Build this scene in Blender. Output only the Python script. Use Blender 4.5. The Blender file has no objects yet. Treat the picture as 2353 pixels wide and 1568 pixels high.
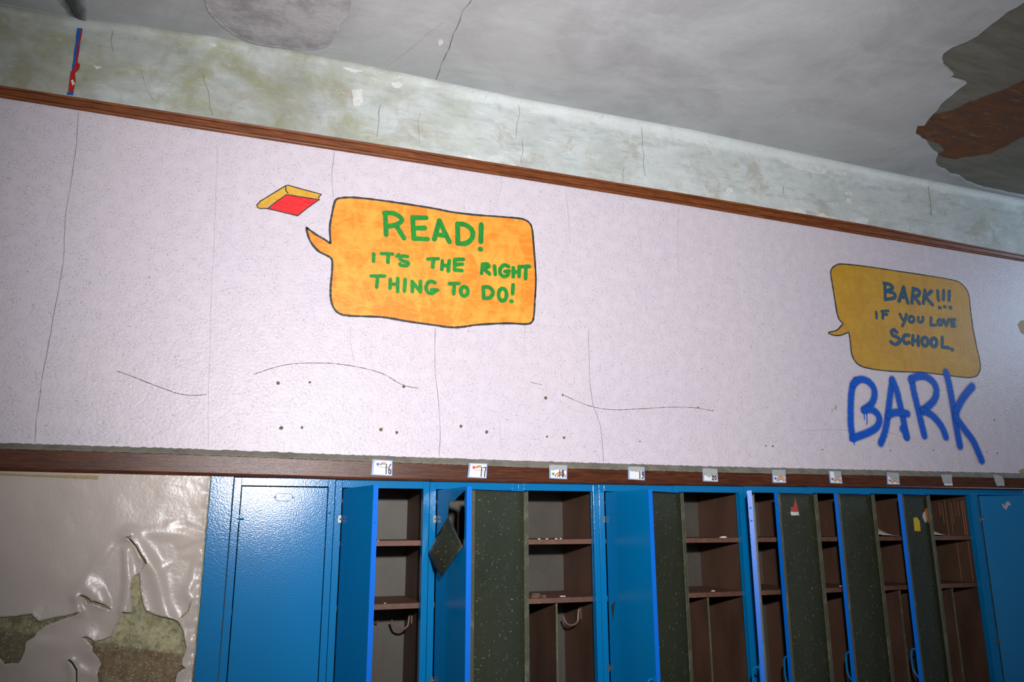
import bpy, bmesh, math, random
from mathutils import Vector, Matrix
from mathutils.geometry import delaunay_2d_cdt
random.seed(7)
scene = bpy.context.scene
COL = scene.collection

# ------------------------------------------------------------------ camera
W, H = 2353.0, 1568.0
CD, CZ = 3.16856, 1.6
YAW, PITCH, ROLL, FPX = 0.351588, 0.235392, -0.002604, 1783.556
cy, sy = math.cos(YAW), math.sin(YAW)
FW = Vector((sy*math.cos(PITCH), cy*math.cos(PITCH), math.sin(PITCH)))
r0 = Vector((cy, -sy, 0)); u0 = r0.cross(FW)
RT = r0*math.cos(ROLL) + u0*math.sin(ROLL)
UP = -r0*math.sin(ROLL) + u0*math.cos(ROLL)
CAM = Vector((0, -CD, CZ))
cam_data = bpy.data.cameras.new('camera')
cam = bpy.data.objects.new('camera', cam_data); COL.objects.link(cam)
cam_data.sensor_fit = 'HORIZONTAL'; cam_data.sensor_width = 36.0
cam_data.lens = 36.0*FPX/W; cam_data.clip_start = 0.02
M = Matrix((RT, UP, -FW)).transposed().to_4x4(); M.translation = CAM
cam.matrix_world = M
scene.camera = cam

# ------------------------------------------------------------------ light
scene.view_settings.view_transform = 'Standard'
scene.view_settings.look = 'None'
scene.view_settings.gamma = 1.0
scene.view_settings.use_curve_mapping = False
scene.view_settings.exposure = 0.0
world = bpy.data.worlds.new('world'); scene.world = world; world.use_nodes = True
bg = world.node_tree.nodes['Background']
bg.inputs[0].default_value = (0.92, 0.96, 1.0, 1); bg.inputs[1].default_value = 0.20

def lamp(name, kind, loc, target, energy, color, **kw):
    d = bpy.data.lights.new(name, kind); d.energy = energy; d.color = color
    for k, v in kw.items(): setattr(d, k, v)
    o = bpy.data.objects.new(name, d); COL.objects.link(o); o.location = loc
    o.rotation_euler = (Vector(target)-Vector(loc)).to_track_quat('-Z', 'Y').to_euler()
    return o
# the photographer's flash, held just above the camera
lamp('flash', 'SPOT', (0.26, -3.05, 2.02), (1.36, 0, 2.66), 510, (1.0, 0.965, 0.98),
     spot_size=math.radians(98), spot_blend=1.0, shadow_soft_size=0.05)
# daylight from the windows at the right-hand end of the room
lamp('window_daylight', 'AREA', (5.85, -0.95, 3.15), (4.3, -0.05, 2.75), 15, (0.55, 0.75, 1.0),
     shape='RECTANGLE', size=0.7, size_y=0.8)

# ------------------------------------------------------------------ pixel -> place
def ray(px, py): return FW + RT*((px-W/2)/FPX) - UP*((py-H/2)/FPX)
def P(px, py, y=0.0):
    d = ray(px, py); t = (y+CD)/d.y; return CAM + d*t
def PC(px, py, z):
    d = ray(px, py); t = (z-CZ)/d.z; return CAM + d*t
def xz(pts, y=0.0): return [(p.x, p.z) for p in (P(a, b, y) for a, b in pts)]
def zoom(pts, ox, oy, s): return [(ox+a/s, oy+b/s) for a, b in pts]

# ------------------------------------------------------------------ helpers
class MB:
    def __init__(self): self.v = []; self.f = []
    def add(self, vs, fs):
        n = len(self.v); self.v += [tuple(a) for a in vs]; self.f += [tuple(i+n for i in f) for f in fs]
    def box(self, x0, x1, y0, y1, z0, z1):
        self.add([(x0,y0,z0),(x1,y0,z0),(x1,y1,z0),(x0,y1,z0),(x0,y0,z1),(x1,y0,z1),(x1,y1,z1),(x0,y1,z1)],
                 [(0,3,2,1),(4,5,6,7),(0,1,5,4),(1,2,6,5),(2,3,7,6),(3,0,4,7)])
    def prism(self, pts, y0, y1):
        """outline in x,z; front face at y0 (towards the camera), back at y1"""
        a = sum(pts[i][0]*pts[(i+1)%len(pts)][1]-pts[(i+1)%len(pts)][0]*pts[i][1] for i in range(len(pts)))
        if a < 0: pts = pts[::-1]
        n = len(pts)
        self.add([(x,y0,z) for x,z in pts]+[(x,y1,z) for x,z in pts],
                 [tuple(range(n)), tuple(range(2*n-1, n-1, -1))]+[(i, i+n, (i+1)%n+n, (i+1)%n) for i in range(n)])
    def tube(self, path, r, n=8, closed=False):
        path = [Vector(p) for p in path]; m = len(path); vs = []; prev = None
        for i, p in enumerate(path):
            if closed: t = path[(i+1)%m]-path[i-1]
            else: t = path[min(i+1,m-1)]-path[max(i-1,0)]
            t.normalize()
            if prev is None:
                a = Vector((0,0,1)) if abs(t.z) < .9 else Vector((1,0,0)); u = t.cross(a).normalized()
            else: u = (prev - t*prev.dot(t)).normalized()
            prev = u; w = t.cross(u); rr = r[i] if isinstance(r, (list, tuple)) else r
            for k in range(n):
                c = 2*math.pi*k/n; vs.append(p+(u*math.cos(c)+w*math.sin(c))*rr)
        fs = []
        for i in range(m if closed else m-1):
            j = (i+1)%m
            for k in range(n): fs.append((i*n+k, i*n+(k+1)%n, j*n+(k+1)%n, j*n+k))
        if not closed: fs += [tuple(range(n-1,-1,-1)), tuple((m-1)*n+k for k in range(n))]
        self.add(vs, fs)
    def dome(self, c, r, ax='y', h=None, n=12):
        """low rivet head on a face looking along -y (or another axis)"""
        h = h or r*.6; vs = []; fs = []
        rings = 4
        for i in range(rings):
            a = i/(rings)*math.pi/2
            for k in range(n):
                t = 2*math.pi*k/n; q = (r*math.cos(a)*math.cos(t), r*math.cos(a)*math.sin(t), h*math.sin(a))
                vs.append(q)
        vs.append((0,0,h))
        for i in range(rings-1):
            for k in range(n): fs.append((i*n+k, i*n+(k+1)%n, (i+1)*n+(k+1)%n, (i+1)*n+k))
        for k in range(n): fs.append(((rings-1)*n+k, (rings-1)*n+(k+1)%n, rings*n))
        if ax == '-y': vs = [(a, -d, b) for a, b, d in vs]
        elif ax == 'x': vs = [(d, a, b) for a, b, d in vs]
        elif ax == '-x': vs = [(-d, -a, b) for a, b, d in vs]
        self.add([(v[0]+c[0], v[1]+c[1], v[2]+c[2]) for v in vs], fs)
    def build(self, name, mat, parent=None, smooth=False, bevel=0, loc=None, fix=True):
        me = bpy.data.meshes.new(name); me.from_pydata(self.v, [], self.f); me.update()
        if fix:
          bm = bmesh.new(); bm.from_mesh(me); bmesh.ops.recalc_face_normals(bm, faces=bm.faces); bm.to_mesh(me); bm.free()
        o = bpy.data.objects.new(name, me); COL.objects.link(o)
        if mat: me.materials.append(mat)
        if smooth:
            for p in me.polygons: p.use_smooth = True
        if bevel:
            b = o.modifiers.new('bevel', 'BEVEL'); b.width = bevel; b.segments = 2; b.limit_method = 'ANGLE'
        if parent: o.parent = parent
        if loc: o.location = loc
        return o

def empty(name, loc, label=None, cat=None, group=None):
    o = bpy.data.objects.new(name, None); COL.objects.link(o); o.location = loc
    o.empty_display_size = .05
    return tag(o, label, cat, group)
def tag(o, label=None, cat=None, group=None, kind=None):
    if label: o['label'] = label
    if cat: o['category'] = cat
    if group: o['group'] = group
    if kind: o['kind'] = kind
    return o

def smooth_path(pts, sub=6, closed=False):
    """Catmull-Rom through the points"""
    n = len(pts); out = []
    if n < 3 and not closed: 
        return [tuple(p) for p in pts]
    rng = n if closed else n-1
    for i in range(rng):
        g = (lambda k: pts[k % n]) if closed else (lambda k: pts[min(max(k,0),n-1)])
        p0, p1, p2, p3 = g(i-1), g(i), g(i+1), g(i+2)
        for s in range(sub):
            t = s/sub
            out.append(tuple(.5*((2*p1[d])+(-p0[d]+p2[d])*t+(2*p0[d]-5*p1[d]+4*p2[d]-p3[d])*t*t+(-p0[d]+3*p1[d]-3*p2[d]+p3[d])*t**3) for d in range(len(p1))))
    if not closed: out.append(tuple(pts[-1]))
    return out

def brush(mb, pts, w, y0, y1, jit=.05):
    """a brush stroke: straight dabs laid over one another along the path, a hair apart in depth"""
    k = 0
    for i, c in enumerate(pts):
        r = w/2*(1+random.uniform(-jit,jit)); y = y0-.0000025*k; k += 1
        mb.prism([(c[0]+r*math.cos(2*math.pi*a/14), c[1]+r*math.sin(2*math.pi*a/14)) for a in range(14)], y, y1)
        if i+1 < len(pts):
            d = pts[i+1]; dx, dz = d[0]-c[0], d[1]-c[1]; l = math.hypot(dx,dz)
            if l < 1e-6: continue
            nx, nz = -dz/l*r, dx/l*r; y = y0-.0000025*k; k += 1
            mb.prism([(c[0]+nx,c[1]+nz),(c[0]-nx,c[1]-nz),(d[0]-nx,d[1]-nz),(d[0]+nx,d[1]+nz)], y, y1)
def ribbon(mb, pts, w, y0, y1, taper=None, closed=False, jit=0):
    """a painted line: quad strip with thickness (x,z path)"""
    m = len(pts); vs = []; fs = []
    for i, p in enumerate(pts):
        if closed: a, b = pts[i-1], pts[(i+1)%m]
        else: a, b = pts[max(i-1,0)], pts[min(i+1,m-1)]
        dx, dz = b[0]-a[0], b[1]-a[1]; l = math.hypot(dx,dz) or 1; nx, nz = -dz/l, dx/l
        ww = w/2*(taper(i/max(1,m-1)) if taper else 1)*(1+random.uniform(-jit,jit))
        for s in (1,-1):
            vs.append((p[0]+s*nx*ww, y0, p[1]+s*nz*ww)); vs.append((p[0]+s*nx*ww, y1, p[1]+s*nz*ww))
    for i in range(m if closed else m-1):
        j = (i+1)%m; A, B = 4*i, 4*j
        q = [vs[k] for k in (A,A+2,B+2,B)]
        ar = sum(q[k][0]*q[(k+1)%4][2]-q[(k+1)%4][0]*q[k][2] for k in range(4))
        fs += [(A,A+2,B+2,B) if ar > 0 else (B,B+2,A+2,A), (A+1,B+1,B+3,A+3), (A,B,B+1,A+1), (A+2,A+3,B+3,B+2)]
    if not closed: fs += [(0,1,3,2), (4*m-4,4*m-2,4*m-1,4*m-3)]
    mb.add(vs, fs)

def inside(p, poly):
    x, y = p; c = False; j = len(poly)-1
    for i in range(len(poly)):
        xi, yi = poly[i]; xj, yj = poly[j]
        if (yi > y) != (yj > y) and x < (xj-xi)*(y-yi)/(yj-yi)+xi: c = not c
        j = i
    return c
def dist_poly(p, poly, closed=True):
    best = 1e9; n = len(poly)
    for i in range(n if closed else n-1):
        a, b = poly[i], poly[(i+1)%n]
        dx, dy = b[0]-a[0], b[1]-a[1]; L = dx*dx+dy*dy or 1e-12
        t = max(0, min(1, ((p[0]-a[0])*dx+(p[1]-a[1])*dy)/L))
        d = math.hypot(p[0]-a[0]-t*dx, p[1]-a[1]-t*dy)
        if d < best: best = d
    return best
def cdt(outer, holes, inner):
    vs = []; es = []
    for poly in [outer]+holes:
        n0 = len(vs); vs += [Vector(p) for p in poly]; n = len(poly)
        es += [(n0+i, n0+(i+1)%n) for i in range(n)]
    vs += [Vector(p) for p in inner]
    v, e, f, *_ = delaunay_2d_cdt(vs, es, [], 0, 1e-6)
    fs = []
    for t in f:
        c = ((v[t[0]].x+v[t[1]].x+v[t[2]].x)/3, (v[t[0]].y+v[t[1]].y+v[t[2]].y)/3)
        if inside(c, outer) and not any(inside(c, h) for h in holes): fs.append(tuple(t))
    return [(a.x, a.y) for a in v], fs
def rough_edge(pts, step, amp, closed=True):
    out = []; n = len(pts)
    for i in range(n if closed else n-1):
        a, b = pts[i], pts[(i+1)%n]; l = math.hypot(b[0]-a[0], b[1]-a[1]); k = max(1, int(l/step))
        for s in range(k):
            t = s/k; j = amp if s else amp*.3
            out.append((a[0]+(b[0]-a[0])*t+random.uniform(-j,j), a[1]+(b[1]-a[1])*t+random.uniform(-j,j)))
    return out
def interp(tab, x):
    if x <= tab[0][0]: return tab[0][1]
    for (a, u), (b, v) in zip(tab, tab[1:]):
        if x <= b: return u+(v-u)*(x-a)/(b-a)
    return tab[-1][1]

# ------------------------------------------------------------------ materials
def srgb(r, g, b):
    f = lambda c: (c/255/12.92) if c/255 <= .04045 else ((c/255+.055)/1.055)**2.4
    return (f(r), f(g), f(b), 1)
class Mat:
    def __init__(self, name, color=(.5,.5,.5,1), rough=.6, metal=0, spec=.5):
        self.m = bpy.data.materials.new(name); self.m.use_nodes = True
        self.t = self.m.node_tree; self.b = self.t.nodes['Principled BSDF']
        self.b.inputs['Base Color'].default_value = color; self.b.inputs['Roughness'].default_value = rough
        self.b.inputs['Metallic'].default_value = metal; self.b.inputs['Specular IOR Level'].default_value = spec
        tc = self.t.nodes.new('ShaderNodeTexCoord'); self.co = tc.outputs['Object']
        self.col = None; self.base = color
    def n(self, ty, **kw):
        nd = self.t.nodes.new(ty)
        for k, v in kw.items(): setattr(nd, k, v)
        return nd
    def link(self, a, b): self.t.links.new(a, b)
    def mapped(self, scale=(1,1,1), rot=(0,0,0), src=None):
        mp = self.n('ShaderNodeMapping'); mp.inputs['Scale'].default_value = scale; mp.inputs['Rotation'].default_value = rot
        self.link(src or self.co, mp.inputs['Vector']); return mp.outputs[0]
    def noise(self, scale, detail=4, rough=.55, dist=0, co=None):
        nd = self.n('ShaderNodeTexNoise'); nd.inputs['Scale'].default_value = scale; nd.inputs['Detail'].default_value = detail
        nd.inputs['Roughness'].default_value = rough; nd.inputs['Distortion'].default_value = dist
        self.link(co or self.co, nd.inputs['Vector']); return nd.outputs['Fac']
    def voro(self, scale, feature='F1', co=None):
        nd = self.n('ShaderNodeTexVoronoi', feature=feature); nd.inputs['Scale'].default_value = scale
        self.link(co or self.co, nd.inputs['Vector']); return nd.outputs['Distance']
    def ramp(self, fac, a, b, lo=0., hi=1.):
        nd = self.n('ShaderNodeMapRange'); nd.clamp = True
        nd.inputs['From Min'].default_value = a; nd.inputs['From Max'].default_value = b
        nd.inputs['To Min'].default_value = lo; nd.inputs['To Max'].default_value = hi
        self.link(fac, nd.inputs['Value']); return nd.outputs[0]
    def math(self, op, a, b):
        nd = self.n('ShaderNodeMath', operation=op)
        for i, v in enumerate((a, b)):
            if isinstance(v, (int, float)): nd.inputs[i].default_value = v
            else: self.link(v, nd.inputs[i])
        return nd.outputs[0]
    def mix(self, fac, c2):
        """lay colour c2 over the colour so far where fac is 1"""
        nd = self.n('ShaderNodeMix', data_type='RGBA')
        if isinstance(fac, (int, float)): nd.inputs[0].default_value = fac
        else: self.link(fac, nd.inputs[0])
        if self.col is None: nd.inputs[6].default_value = self.base
        else: self.link(self.col, nd.inputs[6])
        if isinstance(c2, tuple): nd.inputs[7].default_value = c2
        else: self.link(c2, nd.inputs[7])
        self.col = nd.outputs[2]; self.link(self.col, self.b.inputs['Base Color']); return self
    def bump(self, h, strength, dist=.002):
        nd = self.n('ShaderNodeBump'); nd.inputs['Strength'].default_value = strength; nd.inputs['Distance'].default_value = dist
        self.link(h, nd.inputs['Height'])
        if self.b.inputs['Normal'].is_linked: self.link(self.b.inputs['Normal'].links[0].from_socket, nd.inputs['Normal'])
        self.link(nd.outputs[0], self.b.inputs['Normal']); return self
    def sep(self):
        nd = self.n('ShaderNodeSeparateXYZ'); self.link(self.co, nd.inputs[0]); return nd.outputs

# mural wall: pale lavender gloss paint, crazed
m = Mat('lavender_wall_paint', srgb(216,207,215), .40, 0, .32); MW = m
m.mix(m.ramp(m.noise(1.3,3), .35,.7,0,.35), srgb(206,200,214))
m.mix(m.ramp(m.noise(5,4), .58,.78,0,.16), srgb(200,192,204))
warp = m.n('ShaderNodeMix', data_type='VECTOR'); 
nz = m.n('ShaderNodeTexNoise'); nz.inputs['Scale'].default_value = 40; m.link(m.co, nz.inputs['Vector'])
va = m.n('ShaderNodeVectorMath', operation='MULTIPLY_ADD'); m.link(nz.outputs['Color'], va.inputs[0]); va.inputs[1].default_value = (.012,.012,.012); m.link(m.co, va.inputs[2])
cr = m.voro(128, 'DISTANCE_TO_EDGE', va.outputs[0])
line = m.ramp(cr, .0, .075, 1, 0)
msk = m.math('MULTIPLY', m.ramp(m.noise(20,3), .36,.54), m.ramp(m.noise(150,1), .42,.52))
craze = m.math('MULTIPLY', line, msk)
m.mix(m.math('MULTIPLY', craze, .62), srgb(104,98,104))
m.mix(m.math('MULTIPLY', m.ramp(m.noise(230,2), .66,.74), .4), srgb(110,104,108))
m.bump(m.noise(75,3,.5), .55, .004).bump(craze, -.3, .002)
MURAL = m.m

# upper plaster: stained, flaking
m = Mat('stained_grey_plaster', srgb(200,207,206), .75)
sx = m.sep()
m.mix(m.ramp(m.noise(2.2,6,.65), .42,.66,0,.8), srgb(176,184,178))
m.mix(m.ramp(m.noise(5.0,6,.7,0,m.mapped((1,1,2.2))), .5,.68,0,.7), srgb(216,225,225))
left = m.ramp(sx[0], .3, 1.1, 1, .12)
m.mix(m.math('MULTIPLY', m.ramp(m.noise(3.1,7,.66,.4), .44,.60), left), srgb(160,163,132))
m.mix(m.math('MULTIPLY', m.ramp(m.noise(4.6,7,.7,.6), .54,.62), .55), srgb(166,158,138))
m.mix(m.math('MULTIPLY', m.ramp(m.noise(9,8,.7), .60,.64), left), srgb(196,196,170))
m.mix(m.math('MULTIPLY', m.ramp(m.noise(14,8,.72,.3), .63,.66), .85), srgb(228,232,228))
m.mix(m.ramp(m.noise(7,7,.7,.2,m.mapped((.8,1,3.2),(0,.12,0))), .50,.64,0,.55), srgb(158,166,166))
m.mix(m.ramp(m.noise(18,7,.72,.2,m.mapped((.6,1,3.0),(0,.1,0))), .56,.68,0,.5), srgb(222,228,226))
m.mix(m.math('MULTIPLY', m.ramp(sx[0], .1,.9,.55,0), m.ramp(m.noise(2.6,5), .3,.6)), srgb(132,134,120))
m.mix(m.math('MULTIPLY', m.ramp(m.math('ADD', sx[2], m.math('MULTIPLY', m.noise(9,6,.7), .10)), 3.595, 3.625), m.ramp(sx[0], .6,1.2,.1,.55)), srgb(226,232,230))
m.mix(m.ramp(m.noise(60,4), .6,.8,0,.3), srgb(120,122,116))
m.bump(m.noise(12,8,.65), .5, .01).bump(m.ramp(m.noise(14,8,.72,.3), .62,.66), .5, .004)
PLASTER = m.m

# ceiling
m = Mat('grey_ceiling_plaster', srgb(186,190,191), .85)
m.mix(m.ramp(m.noise(1.3,6,.65,.6), .42,.6,0,.9), srgb(166,168,169))
m.mix(m.ramp(m.noise(2.4,6,.65,.5,m.mapped((1,2.4,1),(0,0,.5))), .48,.7,0,.55), srgb(200,207,208))
m.mix(m.ramp(m.noise(3.4,6,.65,.5), .55,.72,0,.35), srgb(168,164,167))
m.mix(m.ramp(m.noise(30,4,.6,0,m.mapped((1,4,1),(0,0,.6))), .55,.8,0,.25), srgb(150,152,153))
m.bump(m.noise(9,8,.6), .35, .01)
CEIL = m.m
m = Mat('patched_ceiling_plaster', srgb(186,185,187), .9)
m.mix(m.ramp(m.noise(5,7,.7), .45,.62,0,.85), srgb(146,142,146))
m.mix(m.ramp(m.noise(16,7,.7), .58,.68,0,.7), srgb(190,194,194))
m.bump(m.noise(24,8,.7), .6, .01)
PATCH = m.m
m = Mat('exposed_ceiling_boards', srgb(112,110,96), .9)
sx = m.sep()
u = m.math('ADD', m.math('MULTIPLY', sx[0], -.30), sx[1])   # across the streaks
st = m.mapped((1,5,1),(0,0,-.30))
m.mix(m.ramp(m.noise(3,7,.65,.4,st), .40,.66,0,.8), srgb(134,134,122))
m.mix(m.ramp(m.noise(8,7,.7,.3,st), .5,.7,0,.55), srgb(84,86,74))
EXPOSED = m
m.mix(m.ramp(m.noise(90,4,.7), .6,.75,0,.4), srgb(158,156,142))
m.bump(m.noise(40,8,.7,0,st), .5, .006)
EXPOSED_M = m.m
m = Mat('rusty_brown_stain', srgb(112,66,26), .9)
m.mix(m.ramp(m.noise(5,7,.7,.4,m.mapped((1,4,1),(0,0,-.30))), .42,.62,0,.9), srgb(78,58,42))
m.mix(m.ramp(m.noise(9,8,.75,.4,m.mapped((1,5,1),(0,0,-.30))), .56,.66,0,.8), srgb(138,118,92))
m.mix(m.ramp(m.noise(70,4,.7), .6,.75,0,.5), srgb(160,110,60))
m.bump(m.noise(40,8,.7), .6, .006)
STAIN = m.m

# wood trim
def wood(name, c1, c2, rough, gx=1.2):
    m = Mat(name, c1, rough, 0, .36)
    co = m.mapped((gx,8,22)); g = m.noise(6,6,.65,1.2,co)
    m.mix(m.ramp(g,.38,.60,0,.95), c2)
    m.mix(m.ramp(m.noise(30,4,.6,.3,m.mapped((.8,8,16))), .54,.72,0,.55), tuple(c*.35 for c in c2[:3])+(1,))
    m.mix(m.ramp(m.noise(2.2,4), .6,.75,0,.35), c1)
    m.bump(m.noise(24,5,.6,.3,m.mapped((1,8,20))), .25, .002)
    return m.m
RAILWOOD = wood('oak_picture_rail', srgb(138,78,36), srgb(96,46,18), .45)
BOARDWOOD = wood('dark_varnished_board', srgb(98,52,28), srgb(60,31,19), .33)
m = Mat('smeared_grey_paint', srgb(120,118,106), .8); m.mix(m.ramp(m.noise(20,5), .4,.65,0,.7), srgb(92,90,78)); GREYEDGE = m.m

# lockers
def blue(name, c, rough=.32, bump=.35):
    m = Mat(name, c, rough, 0, .42)
    m.mix(m.ramp(m.noise(3,4), .4,.7,0,.3), tuple(k*.8 for k in c[:3])+(1,))
    m.mix(m.math('MULTIPLY', m.ramp(m.noise(40,6,.7,0,m.mapped((3,3,.5))), .70,.73), .45), srgb(120,170,200))
    m.bump(m.noise(190,2,.5), bump, .003)
    return m.m
BLUE = blue('blue_locker_paint', srgb(2,112,170), .17, .14)
DARKBLUE = Mat('plate_shadow_blue', srgb(8,48,84), .5).m  # shade colour for the line round the number plate
BLUEEDGE = blue('bright_blue_edge_paint', srgb(0,106,216), .38, .12)
def speckled(name, c1, c2, fl, amt):
    m = Mat(name, c1, .5)
    m.mix(m.ramp(m.noise(4,5), .4,.65,0,.8), c2)
    for i, (r, s) in enumerate(((.5,(22,22,90)), (-.7,(24,24,80)), (1.3,(76,30,24)), (0,(70,70,70)))):
        f = m.noise(1.5,2,.5,0,m.mapped(s,(0,r,0)))
        m.mix(m.math('MULTIPLY', m.ramp(f, amt, amt+.03), .7), fl)
    m.bump(m.noise(60,4), .25, .002)
    return m.m
OLIVE = speckled('scratched_olive_paint', srgb(54,58,42), srgb(43,50,36), srgb(140,140,116), .70)
m = Mat('worn_olive_lip', srgb(84,86,68), .5); m.mix(m.ramp(m.noise(20,6,.7), .5,.65,0,.7), srgb(120,120,102)); OLIVELIP = m.m
m = Mat('brown_locker_inside', srgb(90,64,50), .6)
m.mix(m.ramp(m.noise(5,6,.6,0,m.mapped((1,1,.4))), .42,.62,0,.8), srgb(68,48,36))
m.mix(m.ramp(m.noise(60,5,.7), .6,.75,0,.4), srgb(112,92,76)); m.bump(m.noise(50,4), .2, .002)
BROWN = m.m
m = Mat('grey_locker_back', srgb(78,74,66), .5)
m.mix(m.ramp(m.noise(6,6), .4,.65,0,.6), srgb(64,60,52)); m.mix(m.ramp(m.noise(120,3), .62,.75,0,.4), srgb(126,122,112))
BACK = m.m
m = Mat('rusty_shelf', srgb(108,74,58), .6)
m.mix(m.ramp(m.noise(9,7,.7), .42,.62,0,.7), srgb(80,54,42)); m.mix(m.ramp(m.noise(26,7,.7), .60,.70,0,.6), srgb(140,120,106)); m.bump(m.noise(40,5), .3, .003)
SHELF = m.m
m = Mat('bare_steel', srgb(120,124,122), .4, .6); m.mix(m.ramp(m.noise(60,4), .45,.65,0,.6), srgb(70,70,66)); STEEL = m.m
m = Mat('rusty_hook', srgb(116,92,78), .5, .3); HOOK = m.m
m = Mat('dried_streaks', srgb(150,112,84), .7); STREAK = m.m

# paint on the wall
def paint(name, c1, c2, scale=9, rough=.5, bump=.5, thr=(.42,.62)):
    m = Mat(name, c1, rough)
    m.mix(m.ramp(m.noise(scale,6,.65,1.2,m.mapped((1.4,1,1),(0,.5,0))), thr[0],thr[1],0,.75), c2)
    m.mix(m.ramp(m.noise(scale*2.2,6,.7,.8,m.mapped((.5,1,2.4),(0,-.12,0))), .48,.64,0,.55), c2)
    m.bump(m.noise(75,3,.5), bump, .004)
    return m.m
ORANGE = paint('orange_bubble_paint', srgb(236,136,34), srgb(248,178,66), 7)
YELLOW = paint('ochre_bubble_paint', srgb(198,152,34), srgb(184,134,24), 6)
BLACK = paint('black_outline_paint', srgb(44,44,42), srgb(62,62,60), 30)
GREEN = paint('green_letter_paint', srgb(16,146,36), srgb(28,118,40), 20)
NAVY = paint('dark_blue_letter_paint', srgb(38,80,110), srgb(30,66,98), 20)
RED = paint('red_book_paint', srgb(232,36,40), srgb(220,28,34), 12)
PAGES = paint('yellow_book_paint', srgb(222,176,58), srgb(206,150,40), 14)
BLUEOLD = paint('old_blue_paint', srgb(20,92,176), srgb(16,76,150), 20, .6)
REDOLD = paint('old_red_paint', srgb(178,26,26), srgb(150,22,22), 30, .6)
WHITEOLD = paint('old_white_paint', srgb(222,224,220), srgb(196,198,194), 30, .7)
m = Mat('blue_spray_paint', srgb(0,86,200), .5)
m.b.inputs['Specular IOR Level'].default_value = .3
at = m.n('ShaderNodeAttribute'); at.attribute_name = 'spread'
fade = m.math('ADD', at.outputs['Fac'], m.math('MULTIPLY', m.math('SUBTRACT', m.noise(300,2,.6), .5), .9))
alpha = m.math('MULTIPLY', m.ramp(fade, .40, .78, 1, 0), m.ramp(at.outputs['Fac'], .45, 1.0, 1, 0))
m.link(alpha, m.b.inputs['Alpha']); m.bump(m.noise(75,3,.5), .5, .004)
SPRAY = m.m
m = Mat('hairline_crack', srgb(118,114,118), .9); CRACK = m.m
m = Mat('faint_crack', srgb(172,166,172), .9); CRACKL = m.m
m = Mat('nail_hole_dirt', srgb(104,92,70), .9); HOLE = m.m
CRACKP = Mat('plaster_crack', srgb(112,116,110), .9).m
m = Mat('black_scuff', srgb(42,42,42), .9); SOOT = m.m

# lower wall
m = Mat('peeling_gloss_paint', srgb(192,180,170), .29, 0, .5)
m.mix(m.ramp(m.noise(2.5,4), .4,.7,0,.4), srgb(178,166,158))
m.bump(m.noise(90,3,.5), .22, .003).bump(m.noise(10,4,.5), .22, .01)
PEEL = m.m
m = Mat('old_mottled_plaster', srgb(188,180,138), .85)
sx = m.sep()
m.mix(m.ramp(m.noise(9,6,.7), .42,.6,0,.9), srgb(132,132,98))
m.mix(m.ramp(m.noise(12,6,.7,.3,m.mapped((3,1,.6))), .55,.7,0,.7), srgb(188,194,184))
lowz = m.math('ADD', m.math('MULTIPLY', sx[0], .19), sx[2])
low = m.ramp(lowz, 1.140, 1.150, 1, 0)
m.mix(m.math('MULTIPLY', low, m.ramp(m.noise(14,7,.7), .35,.60,1,.65)), srgb(112,82,60))
m.mix(m.math('MULTIPLY', low, m.ramp(m.noise(9,7,.7,.4), .52,.62)), srgb(140,130,106))
lf = m.ramp(sx[0], -.50, -.40, 1, 0)
m.mix(m.math('MULTIPLY', lf, m.ramp(m.noise(18,6,.7), .4,.6,.4,.8)), srgb(104,98,74))
m.mix(m.math('MULTIPLY', m.ramp(m.voro(120), .22,.34,.7,0), m.ramp(m.noise(16,4), .40,.6)), srgb(200,198,168))
m.mix(m.ramp(m.noise(60,6,.75), .50,.62,0,.75), srgb(88,80,58))
m.mix(m.ramp(m.noise(120,4,.75), .56,.66,0,.6), srgb(206,200,168))
m.bump(m.noise(60,6,.7), .6, .004)
OLDWALL = m.m
m = Mat('yellowed_tape', srgb(168,146,98), .6); m.mix(m.ramp(m.noise(50,5,.6,0,m.mapped((5,1,1))), .45,.65,0,.6), srgb(142,116,72)); TAPE = m.m
def flat(name, c, rough=.6): return Mat(name, c, rough).m
PAPER = flat('white_card', srgb(236,238,238), .45); FRAMEBLUE = flat('pale_blue_card_border', srgb(142,166,212), .5)
INK = flat('dark_marker_ink', srgb(66,72,84), .6); STARBLUE = flat('blue_star_print', srgb(52,100,190), .5); STARRED = flat('red_star_print', srgb(214,40,40), .5)
STARGREEN = flat('green_splat_print', srgb(70,160,50), .5); RB1 = flat('red_rainbow_band', srgb(206,60,40), .5); RB2 = flat('yellow_rainbow_band', srgb(240,186,60), .5); RB3 = flat('dark_rainbow_band', srgb(70,80,90), .5)
m = Mat('torn_tape_residue', srgb(172,176,178), .55); m.mix(m.ramp(m.noise(90,6,.7), .45,.65,0,.6), srgb(140,144,144)); TORN = m.m
DUSTY = flat('dusty_white_paper', srgb(196,190,182), .8); CHIP = flat('white_plaster_chip', srgb(226,226,220), .8)
LEAF = flat('brown_dried_flake', srgb(96,72,58), .8)
STICKY = flat('yellow_sticker', srgb(220,186,40), .5); STICKO = flat('orange_sticker', srgb(214,130,50), .5); STICKR = flat('red_sticker', srgb(176,72,66), .5)
FLOORM = Mat('worn_floor', srgb(120,110,98), .7); FLOORM.mix(FLOORM.ramp(FLOORM.noise(4,6), .4,.65,0,.6), srgb(92,84,74)); FLOORM = FLOORM.m

# ------------------------------------------------------------------ the setting
XL, XR = -2.6, 7.2
ZC = 3.592
b = MB(); b.box(XL, XR, -5.5, .45, -.05, 0); tag(b.build('floor', FLOORM), kind='structure')

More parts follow.
